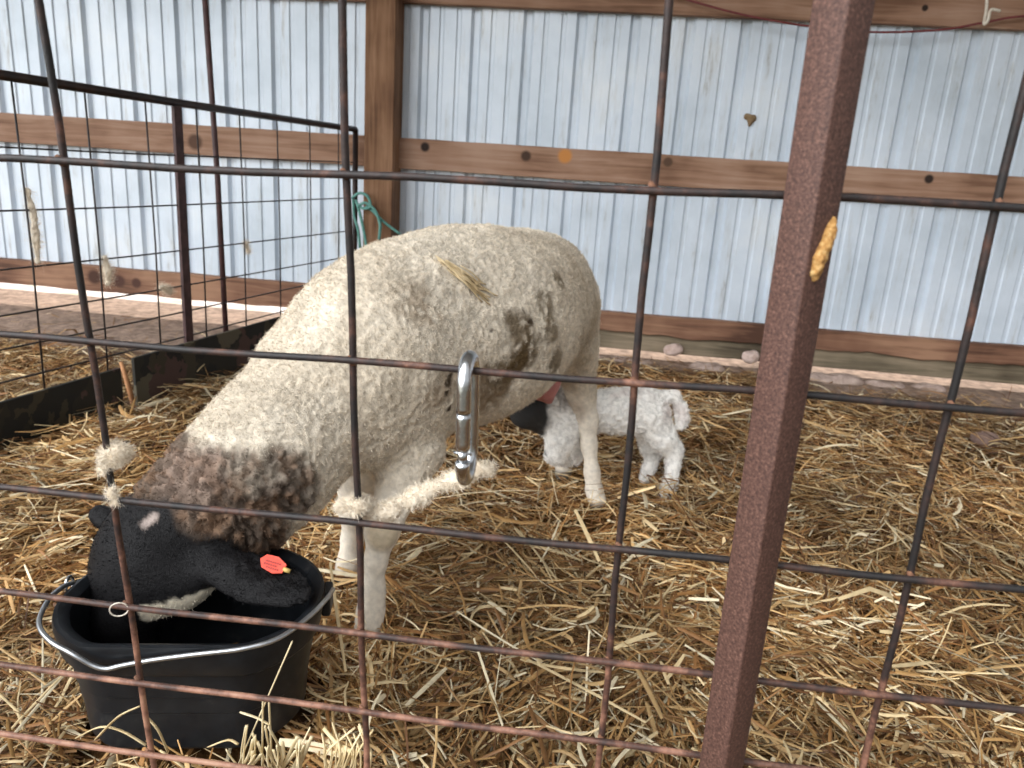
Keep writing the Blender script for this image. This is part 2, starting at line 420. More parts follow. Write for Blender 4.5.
# sunlit ground outside, seen in the gap under the wall
mb = MB(); mb.box((0, 5.6, -0.06), (9, 1.95, 0.02))
mat_out = noise_mat('outdoor_ground', [(0.3, (0.30, 0.34, 0.16)), (0.45, (0.62, 0.52, 0.46)), (0.6, (0.78, 0.70, 0.66))], 3.5, 0.95, 0, 0.5, 30, bdist=0.01)
tag(mb.build('ground', mat_out), kind='structure', label='sunlit bare ground outside the barn', cat='ground')

# ------------------------------------------------------------------ timber
def plank(name, lo, hi, mat, label, cat='board', wav=0.0, seed=0, bottom_ragged=0.0, group=None):
    """a sawn board with slightly uneven edges, along X"""
    n = max(6, int((hi[0] - lo[0]) / 0.04)); v = []; f = []
    xs = np.linspace(lo[0], hi[0], n); P = np.stack([xs, xs * 0 + seed, xs * 0], 1)
    t = (fbm(P, 6, 3, seed) - 0.5) * wav; b = (fbm(P, 9, 3, seed + 3) - 0.5) * (wav + bottom_ragged * 2)
    for i, x in enumerate(xs):
        c = 0.003
        yl, yh, zl, zh = lo[1], hi[1], lo[2] + b[i], hi[2] + t[i]
        for (yy_, z_) in ((yl + c, zl), (yh - c, zl), (yh, zl + c), (yh, zh - c), (yh - c, zh), (yl + c, zh), (yl, zh - c), (yl, zl + c)):
            v.append((x, yy_, z_))
    for i in range(n - 1):
        for j in range(8): a = i * 8 + j; a2 = i * 8 + (j + 1) % 8; f.append((a, a2, a2 + 8, a + 8))
    f.append(tuple(range(8))); f.append(tuple(reversed(range((n - 1) * 8, n * 8))))
    o = mesh_obj(name, v, f, mat, None, False)
    # outward normals
    bm = bmesh.new(); bm.from_mesh(o.data); bmesh.ops.recalc_face_normals(bm, faces=bm.faces); bm.to_mesh(o.data); bm.free()
    return tag(o, label, cat, group)
BR = V(0.16, 0.082, 0.048), V(0.29, 0.165, 0.105), V(0.40, 0.255, 0.18)
DK = (0.025, 0.014, 0.010)
def kn(px, py, r, c=DK): p = atY(px, py, 3.497); return (p[0], p[1], p[2], r, c)
mw1 = wood_mat('purlin_wood', *BR, 'X', [kn(425, 147, 0.020), kn(526, 156, 0.022, (0.06, 0.032, 0.02)), kn(929, 179, 0.018), kn(565, 156, 0.030, (0.52, 0.22, 0.06)), kn(195, 142, 0.035, (0.10, 0.05, 0.03)), kn(668, 162, 0.020, (0.09, 0.05, 0.03))])
plank('girt_board', (-4.5, 3.497, 0.772), (-1.096, 3.538, 0.905), mw1, 'brown horizontal girt board on the metal wall left of the wooden post', wav=0.004, seed=1)
plank('girt_board', (-0.966, 3.497, 0.772), (4.0, 3.538, 0.905), mw1, 'brown horizontal girt board with dark knots, halfway up the wall right of the wooden post', wav=0.004, seed=2)
mw2 = wood_mat('top_girt_wood', *[c * k for c, k in zip(BR, (1, 1, 1))], 'X', [kn(925, 8, 0.012)])
plank('girt_board', (-0.966, 3.497, 1.462), (4.0, 3.538, 1.602), mw2, 'brown girt board along the top edge of the photo, red cord running across it', wav=0.004, seed=4)
plank('girt_board', (-4.5, 3.497, 1.462), (-1.096, 3.538, 1.602), mw2, 'brown girt board at the very top edge, left of the wooden post', wav=0.004, seed=5)
mw3 = wood_mat('skirt_wood', V(0.075, 0.034, 0.020), V(0.19, 0.095, 0.057), V(0.32, 0.18, 0.11), 'X', [kn(95, 277, 0.035, (0.06, 0.025, 0.015)), kn(120, 281, 0.03, (0.07, 0.03, 0.02)), kn(137, 283, 0.025, (0.07, 0.03, 0.02))])
plank('base_board', (-4.5, 3.492, 0.082), (-1.096, 3.538, 0.205), mw3, 'stained brown base board low on the wall behind the left pen', wav=0.006, seed=7, bottom_ragged=0.003)
plank('base_board', (-0.966, 3.492, 0.105), (4.0, 3.538, 0.196), mw3, 'brown base board with a ragged lower edge behind the lamb', wav=0.006, seed=8, bottom_ragged=0.012)
mw4 = wood_mat('grey_green_wood', V(0.06, 0.045, 0.028), V(0.15, 0.12, 0.078), V(0.28, 0.22, 0.15), 'X')
plank('grade_board', (-0.966, 3.515, 0.022), (4.0, 3.56, 0.118), mw4, 'weathered grey-green board under the brown base board', wav=0.004, seed=11)
# wooden post
mwp = wood_mat('post_wood', V(0.10, 0.045, 0.022), V(0.22, 0.115, 0.060), V(0.34, 0.195, 0.115), 'Z', [kn(378, 133, 0.02, (0.10, 0.04, 0.02)), kn(392, 230, 0.02, (0.40, 0.19, 0.07))])
mb = MB(); mb.box((-1.030, 3.467, 1.37), (0.066, 0.070, 1.43), bev=0.004)
tag(mb.build('wooden_post', mwp), 'squared brown wooden post carrying the wall, green twine tied round it', 'post')

# ================================================================== the pen divider on the left
DA = V(-1.508, 1.818, 0); DD = V(0.358, 1.642, 0); DD /= np.linalg.norm(DD); DN = V(DD[1], -DD[0], 0)
def div(Y_, z, off=0.0):
    t = (Y_ - DA[1]) / DD[1]; p = DA + DD * t + DN * off; return V(p[0], p[1], z)
pen = empty('pen_fence', div(2.4, 0), 'dark wire pen panel with a pipe top rail, left, running back to the wall', 'fence panel')
mb = MB(); mb.tube([div(1.05, 0.947), div(2.37, 0.932), div(3.45, 0.927)], 0.0125, 12); mb.build('top_rail', m_frame, pen, True)
mb = MB(); mb.tube([div(3.45, -0.02), div(3.45, 0.927)], 0.0125, 12); mb.build('end_post', m_frame, pen, True)
for z in (0.765, 0.61, 0.463, 0.346, 0.258, 0.172):
    mb = MB(); mb.tube([div(1.05, z), div(2.2, z + 0.004), div(3.45, z + 0.02)], 0.0026, 6); mb.build('horizontal_wire', m_wire, pen, True)
yv = 1.13
for i in range(11):
    Yv = 1.215 + 0.2090 * i
    mb = MB(); mb.tube([div(Yv, 0.94, 0.004), div(Yv + 0.006, 0.5, 0.004), div(Yv, 0.02, 0.004)], 0.0026, 6); mb.build('vertical_wire', m_wire, pen, True)
# steel stakes that hold the panel
mb = MB()
c0 = div(2.38, 0, 0.012)
R_ = np.stack([DD, DN, V(0, 0, 1)], 1)
mb.box(c0 + V(0, 0, 0.42), (0.017, 0.003, 0.50), R_, 0.001); mb.box(c0 - DN * 0.010 + V(0, 0, 0.42), (0.003, 0.012, 0.50), R_, 0.001)
tag(mb.build('stake', m_redpost), 'dark red-brown T-section stake standing against the pen panel', 'stake', 'stakes')
mb = MB(); mb.tube([div(2.60, -0.03, -0.02), div(2.585, 0.7, -0.02), div(2.545, 1.62, -0.022)], 0.0095, 10)
tag(mb.build('stake', m_redpost, None, True), 'thin tall rusty rod rising above the pen panel rail', 'stake', 'stakes')
# camouflage skirt boards
def camo_mat():
    m, nt, b = new_mat('camouflage_board'); L = nt.links
    tc = N(nt, 'ShaderNodeTexCoord'); n = N(nt, 'ShaderNodeTexVoronoi', Scale=11.0); n.inputs['Randomness'].default_value = 1.0
    ns = N(nt, 'ShaderNodeTexNoise', Scale=9.0, Detail=5.0); L.new(tc.outputs['Object'], ns.inputs['Vector'])
    mx = N(nt, 'ShaderNodeMix', _data_type='RGBA'); mx.inputs['Factor'].default_value = 0.25; L.new(tc.outputs['Object'], mx.inputs[6]); L.new(ns.outputs['Color'], mx.inputs[7])
    L.new(mx.outputs[2], n.inputs['Vector'])
    sp_ = N(nt, 'ShaderNodeSeparateColor'); L.new(n.outputs['Color'], sp_.inputs[0])
    r = ramp(nt, [(0.0, (0.010, 0.010, 0.008)), (0.35, (0.020, 0.017, 0.011)), (0.55, (0.045, 0.035, 0.020)), (0.75, (0.075, 0.040, 0.032)), (0.92, (0.10, 0.085, 0.055))])
    r.color_ramp.interpolation = 'CONSTANT'
    L.new(sp_.outputs[0], r.inputs[0]); L.new(r.outputs[0], b.inputs['Base Color']); b.inputs['Roughness'].default_value = 0.7
    return m
m_camo = camo_mat()
def skirt(y0, y1, z0, z1, lab, tl=0.0):
    a, b = div(y0, 0, 0.022), div(y1, 0, 0.022); c = (a + b) / 2; L_ = np.linalg.norm(b - a) / 2
    u = (b - a) / np.linalg.norm(b - a); u = V(u[0], u[1], tl); u /= np.linalg.norm(u); n_ = np.cross(u, V(0, 0, 1)); n_ /= np.linalg.norm(n_); zz_ = np.cross(n_, u)
    mb = MB(); mb.box(c + V(0, 0, (z0 + z1) / 2), (L_, 0.006, (z1 - z0) / 2), np.stack([u, n_, zz_], 1), 0.002)
    return tag(mb.build('skirt_board', m_camo), lab, 'board', 'camouflage skirt boards')
skirt(0.95, 2.08, -0.06, 0.128, 'dark camouflage-patterned skirt board nearest the camera at the left edge', 0.02)
skirt(2.13, 3.42, -0.06, 0.172, 'dark camouflage-patterned skirt board running back towards the wooden post', 0.02)
# orange stick leaning at the joint
mb = MB(); mb.tube([atY(136, 415, 2.13), atY(128, 385, 2.13), atY(121, 362, 2.14)], [0.007, 0.008, 0.006], 7)
tag(mb.build('stick', noise_mat('orange_wood', [(0.3, (0.36, 0.15, 0.06)), (0.7, (0.55, 0.28, 0.13))], 40, 0.8, 0, 0.4), None, True), 'short orange-brown stick leaning in the gap between the skirt boards', 'stick')

# ================================================================== front fence panel
FH = V(0.99978958, -0.00290492, 0.02030634); FV = V(0.02044206, 0.05879858, -0.99806054); FN = V(0.0017053, 0.99826564, 0.05884559); FS = 0.5048
def fp(u, v, n=0.0): return EYE + FH * u + FV * v + FN * (FS + n)
panel = empty('stock_fence', fp(0, 0.80), 'front stock panel of thick dark rusty rods in a square grid, close to the camera', 'fence panel')
US = (-0.7955, -0.590, -0.3843, -0.1781, 0.0253, 0.2337, 0.440, 0.645, 0.851, 1.057)
VS = (-0.2275, -0.0965, 0.0346, 0.1655, 0.2958, 0.3991, 0.4773, 0.5588, 0.635, 0.71)
def wob(u, v, s): return 0.0010 * math.sin(23 * u + 7 * s) + 0.0008 * math.cos(31 * v + 3 * s)
for i, u in enumerate(US):
    mb = MB(); mb.tube([fp(u + wob(0, v, i), v, 0.0026 + wob(v, 0, i) * 0.3) for v in np.linspace(-0.30, 0.735, 24)], 0.0027, 10)
    mb.build('vertical_rod', m_rod, panel, True)
for i, v in enumerate(VS):
    mb = MB(); mb.tube([fp(u, v + wob(u, 0, i), -0.0026 + wob(u, 1, i) * 0.3) for u in np.linspace(-0.86, 1.10, 36)], 0.0027, 10)
    mb.build('horizontal_rod', m_rod, panel, True)
mb = MB()
for i, u in enumerate(US):
    for v in VS:                                        # weld beads at every crossing
        mb.tube([fp(u - 0.002, v - 0.0035, 0.0), fp(u, v, 0.001), fp(u + 0.002, v + 0.0035, 0.0)], [0.0014, 0.0030, 0.0014], 7)
wb = mb.build('weld_bead', noise_mat('rusty_weld', [(0.3, (0.08, 0.035, 0.02)), (0.7, (0.28, 0.13, 0.07))], 200, 0.8, 0, 0.6), panel, True); wb['kind'] = 'stuff'
# square steel post standing in front of the panel, turned on edge
ang = math.radians(49)
up_ = -FV
e1 = math.cos(ang) * FH - math.sin(ang) * FN; e2 = math.sin(ang) * FH + math.cos(ang) * FN
hs = 0.0120
cpos = fp(0.1185, 0.2, -0.0215)
mb = MB(); mb.box(cpos, (hs, hs, 0.57), np.stack([e1, e2, up_], 1), 0.0016)
sp_o = smooth_by_angle(mb.build('steel_post', m_post), 50)
tag(sp_o, 'square rust-brown steel post, pitted, standing in front of the stock panel', 'post')

# carabiner
cb = empty('carabiner', fp(-0.0915, 0.1655), 'galvanised snap-hook carabiner hanging on a rod of the front panel', 'carabiner')
def cpt(a, b):   # a: towards the back of the loop, b: down
    return fp(-0.0915 + 0.0 * a, 0.1655 + b, a)
def loop(f0, f1, n=18):
    """oval outline: front limb at a=-0.020, back limb at a=+0.016"""
    pts = []
    for i in range(n + 1):
        t = f0 + (f1 - f0) * i / n
        pts.append(t)
    return pts
def oval(t):   # t in 0..1 clockwise from the top of the front limb
    r, hh = 0.0175, 0.0285
    seg = [2 * hh, math.pi * r, 2 * hh, math.pi * r]; tot = sum(seg); s = (t % 1.0) * tot; c = 0.0285 + 0.009
    if s < seg[0]: return cpt(-r, c - hh + s)
    s -= seg[0]
    if s < seg[1]: th = s / r; return cpt(-r * math.cos(th), c + hh + r * math.sin(th))
    s -= seg[1]
    if s < seg[2]: return cpt(r, c + hh - s)
    s -= seg[2]; th = s / r; return cpt(r * math.cos(th), c - hh - r * math.sin(th))
RC = 0.0053
mb = MB(); mb.tube([oval(t) for t in np.linspace(0.245, 1.075, 60)], RC, 14); mb.build('hook_body', m_zinc, cb, True)
mb = MB(); mb.tube([oval(t) for t in np.linspace(0.078, 0.205, 10)], [0.0046] + [0.0053] * 8 + [0.0044], 14); mb.build('gate', m_zinc, cb, True)
mb = MB(); p = oval(0.215); mb.tube([oval(0.20), oval(0.25)], 0.0038, 10); mb.tube([p - FH * 0.0066, p + FH * 0.0066], 0.0012, 8); mb.build('hinge_pin', m_zinc, cb, True)

# ================================================================== bucket
BC = V(-0.490, 0.842, 0.0); byaw = math.radians(12)
bx, by = V(math.cos(byaw), math.sin(byaw), 0), V(-math.sin(byaw), math.cos(byaw), 0)
def bpt(x, y, z): return BC + bx * x + by * y + V(0, 0, z)
def bsec(hw, hd, n=64):
    """plan outline of a flat-backed bucket: flat side (towards the camera) with cut corners, round behind"""
    out = []
    ctrl = []
    fl = 0.60 * hw
    ctrl += [(-fl, -hd), (0, -hd), (fl, -hd)]
    ctrl += [(0.86 * hw, -0.72 * hd), (0.985 * hw, -0.40 * hd)]
    for th in np.linspace(0, math.pi, 13): ctrl.append((hw * math.cos(th), hd * (-0.08 + 1.08 * math.sin(th) ** 0.95)))
    ctrl += [(-0.985 * hw, -0.40 * hd), (-0.86 * hw, -0.72 * hd)]
    C_ = ctrl + [ctrl[0]]
    # resample with light rounding
    P = np.array(C_); 
    d = np.r_[0, np.cumsum(np.linalg.norm(np.diff(P, axis=0), axis=1))]
    s = np.linspace(0, d[-1], n, endpoint=False)
    Q = np.stack([np.interp(s, d, P[:, 0]), np.interp(s, d, P[:, 1])], 1)
    Q = (np.roll(Q, 1, 0) + 2 * Q + np.roll(Q, -1, 0)) / 4
    return Q
def plastic():
    m, nt, b = new_mat('black_rubbery_plastic'); L = nt.links
    tc = N(nt, 'ShaderNodeTexCoord'); n = N(nt, 'ShaderNodeTexNoise', Scale=22.0, Detail=9.0, Roughness=0.75); L.new(tc.outputs['Object'], n.inputs['Vector'])
    r = ramp(nt, [(0.35, (0.006, 0.007, 0.009)), (0.58, (0.013, 0.015, 0.018)), (0.75, (0.06, 0.055, 0.05))]); L.new(n.outputs['Fac'], r.inputs[0]); L.new(r.outputs[0], b.inputs['Base Color'])
    b.inputs['Roughness'].default_value = 0.38; b.inputs['Specular IOR Level'].default_value = 0.35
    return m
m_bucket = plastic()
bucket = empty('feed_bucket', bpt(0, 0, 0), 'black flat-backed rubber feed bucket the ewe is eating from', 'bucket')
ZB, ZT = 0.066, 0.232
rings = []
prof = [(0.0, ZB + 0.004, 0.00), (0.75, ZB, 0.0), (0.97, ZB, 0.0), (1.0, ZB + 0.008, 0.0)]
def scale_at(z): t = (z - ZB) / (ZT - ZB); return 0.138 + 0.013 * t, 0.108 + 0.012 * t
def ring(z, off=0.0, k=1.0):
    hw, hd = scale_at(z); return [bpt(q[0], q[1], z) for q in bsec(hw * k + off, hd * k + off)]
HF = 0.905
R0 = [ring(ZB, 0, 0.02), ring(ZB, 0, 0.6), ring(ZB, -0.004), ring(ZB + 0.006, 0.0), ring(0.09), ring(0.125), ring(0.127, 0.0015), ring(0.150, 0.0015), ring(0.152, 0.0035), ring(0.187, 0.004),
      ring(0.189, 0.010), ring(0.193, 0.0125), ring(0.226, 0.0145), ring(ZT, 0.0125), ring(ZT + 0.001, 0.008), ring(ZT - 0.002, 0.001), ring(ZT - 0.006, -0.003), ring(0.14, -0.003), ring(ZB + 0.015, -0.006), ring(ZB + 0.010, 0, 0.6), ring(ZB + 0.010, 0, 0.02)]
nr = 64; vv = [p for r_ in R0 for p in r_]; ff = []
for i in range(len(R0) - 1):
    for j in range(nr): ff.append((i * nr + j, i * nr + (j + 1) % nr, (i + 1) * nr + (j + 1) % nr, (i + 1) * nr + j))
ff.append(tuple(reversed(range(nr)))); ff.append(tuple(range((len(R0) - 1) * nr, len(R0) * nr)))
sh = mesh_obj('bucket_shell', vv, ff, m_bucket, bucket, False); smooth_by_angle(sh, 28)
# bail handle lying along the front of the rim
zl = ZT - 0.012
hp = [bpt(*q) for q in ((-.168, .018, .226), (-.169, -.01, .236), (-.167, -.05, .241), (-.154, -.098, .241), (-.128, -.128, .238), (-.10, -.140, .230), (-.078, -.142, .216), (-.062, -.1425, .211), (-.045, -.142, .215),
      (-.01, -.141, .222), (.04, -.141, .230), (.09, -.139, .236), (.128, -.124, .240), (.157, -.08, .242), (.172, -.03, .238), (.172, .016, .222))]
mb = MB(); mb.tube(spline(hp, 7), 0.0031, 10); mb.build('bail_handle', noise_mat('worn_wire_handle', [(0.3, (0.36, 0.38, 0.40)), (0.7, (0.58, 0.60, 0.62))], 60, 0.32, 0.9, 0), bucket, True)
for sx in (-1, 1):
    mb = MB(); th = np.linspace(0, 2 * math.pi, 20, endpoint=False)
    mb.box(bpt(sx * 0.164, 0.018, 0.206), (0.006, 0.017, 0.018), np.stack([bx, by, V(0, 0, 1)], 1), 0.003)
    mb.build('handle_lug', m_bucket, bucket)
mb = MB(); mb.tube([bpt(-0.174 + 0.0 * math.cos(t), 0.018 + 0.010 * math.cos(t), 0.222 + 0.012 * math.sin(t)) for t in th], 0.0024, 8, closed=True); mb.build('wire_eye', m_zinc, bucket, True)

# ================================================================== ewe
AX = V(0.421, 0.907, 0.0); SIDE = V(0.907, -0.421, 0.0)   # axis towards the rump; SIDE: the near flank
poll = atY(163, 530, 0.905)
neck0 = atY(316, 400, 1.14)
headc = atY(152, 563, 0.880); nose = atY(124, 618, 0.845)
E = []
E += [ell((-0.372, 1.245, 0.452), (0.180, 0.150, 0.190), AX, k=0.05)]
E += [ell((-0.262, 1.510, 0.480), (0.29, 0.198, 0.205), AX, k=0.08)]
E += [ell((-0.175, 1.735, 0.490), (0.215, 0.168, 0.176), AX, k=0.08)]
E += [ell((-0.335, 1.36, 0.595), (0.11, 0.08, 0.05), AX, k=0.08)]
E += chain([neck0, atY(266, 460, 1.03), atY(222, 500, 0.955)], [0.120, 0.100, 0.088], 0.06)
E += chain([atY(222, 500, 0.955), poll], [0.090, 0.066], 0.04)
# skull and muzzle
hd = (nose - headc) / np.linalg.norm(nose - headc)
E += [ell(headc, (0.078, 0.080, 0.070), hd, V(0, -1, 0.6), k=0.035), ell(atY(184, 582, 0.86), (0.048, 0.034, 0.034), atY(214, 577, 0.85) - atY(150, 600, 0.85), k=0.03)]
E += chain([headc, nose], [0.062, 0.040], 0.03)
E += chain([nose, nose + V(0.01, 0.0, -0.035)], [0.040, 0.034], 0.02)
# near thigh and hind leg
def L3(lst): return [atY(x, y, Y_) for x, y, Y_ in lst]
E += [ell(atY(570, 334, 1.81), (0.095, 0.052, 0.115), V(0.30, 0.95, -0.15), k=0.05)]
E += chain(L3([(574, 350, 1.80), (581, 392, 1.825), (587, 420, 1.83), (589, 445, 1.82), (592, 472, 1.805), (594, 490, 1.80)]), [0.062, 0.036, 0.026, 0.0185, 0.0175, 0.022], 0.02)
E += chain(L3([(594, 490, 1.80), (597, 500, 1.775)]), [0.022, 0.024], 0.01)
# far hind leg
E += chain([V(-0.235, 1.85, 0.36), V(-0.15, 1.94, 0.25), V(-0.085, 2.02, 0.175), V(-0.055, 2.01, 0.09), V(-0.052, 1.99, 0.03), V(-0.055, 1.97, -0.005)], [0.085, 0.045, 0.026, 0.018, 0.022, 0.024], 0.02)
# near fore leg
E += chain(L3([(408, 452, 1.215), (400, 485, 1.185), (388, 515, 1.155), (382, 532, 1.145), (376, 560, 1.14), (373, 590, 1.135), (371, 610, 1.128)]), [0.066, 0.039, 0.027, 0.0265, 0.0175, 0.0185, 0.0235], 0.018)
E += chain(L3([(371, 610, 1.128), (368, 627, 1.112)]), [0.0235, 0.025], 0.01)
# far fore leg
E += chain(L3([(362, 470, 1.30), (356, 510, 1.31), (352, 540, 1.315), (350, 562, 1.31), (346, 575, 1.30)]), [0.055, 0.030, 0.019, 0.022, 0.023], 0.02)
# tail stub
E += chain([V(-0.105, 1.90, 0.55), V(-0.085, 1.945, 0.49)], [0.035, 0.022], 0.03)
# ears
er0 = atY(212, 566, 0.852); er1 = atY(262, 580, 0.838); er2 = atY(311, 596, 0.832)
earn = V(-0.05, -0.62, 0.78)
ea = er2 - er0
E += [ell(er0 * 0.52 + er2 * 0.48 + V(0, 0, 0.002), (np.linalg.norm(ea) * 0.54, 0.037, 0.0078), ea, earn, k=0.014)]
E += chain([headc + V(0.03, 0.01, 0.01), er0 * 0.75 + er2 * 0.25], [0.030, 0.014], 0.02)
el0 = atY(122, 528, 0.915); el2 = atY(94, 511, 0.93)
E += [ell(el0 * 0.45 + el2 * 0.55, (np.linalg.norm(el2 - el0) * 0.62, 0.019, 0.0085), el2 - el0, V(-0.1, -0.6, 0.7), k=0.014)]
VOX = 0.0048
ep, eq = sdf_mesh(E, VOX); ep = relax(ep, eq, 3)
en = normals_of(ep, eq)
bvh0 = BVHTree.FromPolygons([tuple(p) for p in ep], [tuple(int(i) for i in q) for q in eq])
def hit(x, y):
    r = ray(x, y); r = r / np.linalg.norm(r); h = bvh0.ray_cast(Vector(EYE), Vector(r))
    return np.array(h[0]) if h[0] is not None else None
def near(pt, r0, r1, P=None):
    P = ep if P is None else P
    return 1 - smooth(r0, r1, np.linalg.norm(P - pt, axis=1))
# masks
legm = smooth(0.30, 0.22, ep[:, 2]) * np.where(ep[:, 1] > 1.05, 1, 0) * (1 - near(V(-0.3, 1.45, 0.33), 0.16, 0.20))
nz = fbm(ep, 22, 3, 40) - 0.5; nz2 = fbm(ep, 70, 2, 41) - 0.5
tneck = (ep - headc) @ ((neck0 - headc) / np.linalg.norm(neck0 - headc))
front = (ep[:, 1] < 1.12)
brown = (1 - smooth(0.120, 0.150, tneck + nz * 0.06)) * front
for q, r0_, r1_ in (((280, 490), 0.045, 0.070), ((240, 482), 0.035, 0.055), ((302, 492), 0.028, 0.045), ((200, 472), 0.03, 0.05)):
    h_ = hit(*q)
    if h_ is not None: brown = np.maximum(brown, near(h_, r0_, r1_) * (1 - smooth(0.4, 0.6, nz + 0.5) * 0.3))
black = (1 - smooth(0.030, 0.070, tneck + nz * 0.09)) * front
wooly = np.clip(1 - legm, 0, 1) * (1 - black)
col = np.tile(V(0.80, 0.71, 0.58), (len(ep), 1))
col *= (1 + 0.25 * (fbm(ep, 9, 3, 50) - 0.5))[:, None]
def paint(mask, c): 
    global col
    col = col * (1 - mask[:, None]) + np.asarray(c) * mask[:, None]
paint(0.30 * smooth(0.50, 0.62, fbm(ep, 6, 3, 60)), (0.36, 0.27, 0.17))
paint(0.9 * legm, (0.86, 0.78, 0.66))
paint(0.42 * smooth(1.25, 1.75, ep[:, 1]) * wooly * smooth(0.40, 0.60, fbm(ep, 7, 3, 61)), (0.40, 0.30, 0.19))
def dirty(px, py, r, c, a=0.8, jag=0.5):
    h = hit(px, py)
    if h is None: return
    m_ = a * (1 - smooth(r * 0.55, r * 1.15, np.linalg.norm(ep - h, axis=1) + nz * r * jag * 3))
    paint(m_ * smooth(0.22, 0.50, fbm(ep, 60, 3, 77)), c)
for a in ((520, 335, 0.050), (526, 352, 0.045), (512, 365, 0.045), (500, 382, 0.05)): dirty(*a, (0.13, 0.085, 0.040), 0.85)
for a in ((548, 300, 0.035), (553, 330, 0.030), (556, 362, 0.035), (560, 280, 0.025)): dirty(*a, (0.16, 0.11, 0.055), 0.75)
for a in ((470, 405, 0.06), (440, 390, 0.05), (490, 400, 0.05), (420, 300, 0.05)): dirty(*a, (0.28, 0.19, 0.11), 0.55)
for a in ((448, 383, 0.010), (449, 408, 0.009), (450, 375, 0.007), (482, 440, 0.008), (446, 393, 0.007), (530, 322, 0.008), (524, 310, 0.006), (490, 330, 0.006)): dirty(*a, (0.05, 0.032, 0.018), 0.95, 0.1)
kn_ = atY(383, 535, 1.12); paint(0.6 * near(kn_, 0.02, 0.04), (0.45, 0.33, 0.17))
inner = atY(574, 410, 1.81); paint(0.6 * near(inner, 0.02, 0.05), (0.30, 0.22, 0.16))
paint(0.92 * brown, V(0.078, 0.048, 0.034)); 
lt = brown * (1 - black) * smooth(0.46, 0.60, fbm(ep, 75, 3, 90)); paint(0.6 * lt, (0.26, 0.155, 0.095))
h = hit(190, 470)
if h is not None: paint(0.45 * near(h, 0.03, 0.07) * brown, (0.42, 0.31, 0.25))
tt_ = np.clip((ep - er0) @ ea / (ea @ ea), 0, 1.2); earm = 1 - smooth(0.034, 0.048, np.linalg.norm(ep - er0 - tt_[:, None] * ea, axis=1) - 0.012 * (tt_ > 0.1))
black = np.maximum(black, earm * front)
paint(black * 0.985, (0.006, 0.006, 0.007))
sp1 = hit(153, 517)
for q in ((150, 520), (154, 517), (145, 524)):
    h = hit(*q)
    if h is not None: paint(0.7 * near(h, 0.004, 0.009), (0.45, 0.37, 0.33))
for q in ((212, 590), (203, 595), (190, 601), (175, 605), (160, 609), (147, 611), (203, 600), (193, 606), (182, 610), (171, 613), (160, 615), (150, 617)):
    h = hit(*q)
    if h is not None: paint(0.95 * near(h, 0.008, 0.013), (0.78, 0.69, 0.54))
hoof = smooth(0.012, -0.002, ep[:, 2]); paint(hoof * 0.8, (0.05, 0.04, 0.03))
# fleece relief: wormy crimps, none on face and legs
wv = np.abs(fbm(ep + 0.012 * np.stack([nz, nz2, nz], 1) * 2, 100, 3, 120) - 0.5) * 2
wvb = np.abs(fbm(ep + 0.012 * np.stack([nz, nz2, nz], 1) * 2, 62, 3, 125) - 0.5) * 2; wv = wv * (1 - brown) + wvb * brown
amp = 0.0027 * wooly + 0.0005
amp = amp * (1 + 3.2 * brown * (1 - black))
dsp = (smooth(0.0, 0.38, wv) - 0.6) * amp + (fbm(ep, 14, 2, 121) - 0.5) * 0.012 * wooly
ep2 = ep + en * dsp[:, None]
crev = smooth(0.30, 0.0, wv) * wooly; col *= (1 - 0.22 * crev)[:, None]      # creases between the locks darkened in the colour itself
ewe = empty('ewe', (-0.25, 1.5, 0.0), 'large cream ewe with a black head and brown neck, head down in the feed bucket', 'sheep')
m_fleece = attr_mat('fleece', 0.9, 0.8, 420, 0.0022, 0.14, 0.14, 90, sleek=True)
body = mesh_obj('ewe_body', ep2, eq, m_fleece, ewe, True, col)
en2 = normals_of(ep2, eq)
wt = 0.15 + 0.85 * wooly + 0.45 * black; wt = wt * np.where(ep[:, 2] < 0.01, 0, 1)
ln = 0.0028 + 0.0032 * wooly + 0.002 * black
fv, ft, fcol = fuzz(ep2, eq, en2, col, wt, 150000, ln, 0.00042, (-0.2, -0.3, -0.6), 3)
wo_ = mesh_obj('wool', fv, ft, attr_mat('wool_fibre', 0.9, 0, 1, 1, 0.05, 0.05), ewe, False, fcol); wo_['kind'] = 'stuff'
# udder with a teat, pink, in front of the near hind leg
U_ = [ell(atY(542, 380, 1.72), (0.045, 0.045, 0.050), AX, k=0.02)] + chain(L3([(544, 385, 1.72), (549, 400, 1.715)]), [0.020, 0.010], 0.015)
up2, uq2 = sdf_mesh(U_, 0.004); up2 = relax(up2, uq2, 2)
uc = np.tile(V(0.50, 0.20, 0.19), (len(up2), 1)) * (0.75 + 0.5 * fbm(up2, 40, 2, 2))[:, None]
mesh_obj('udder', up2, uq2, attr_mat('udder_skin', 0.55, 0.3, 200, 0.001, 0.4, 0.1, sss=0.2), ewe, True, uc)['label'] = 'pink udder'
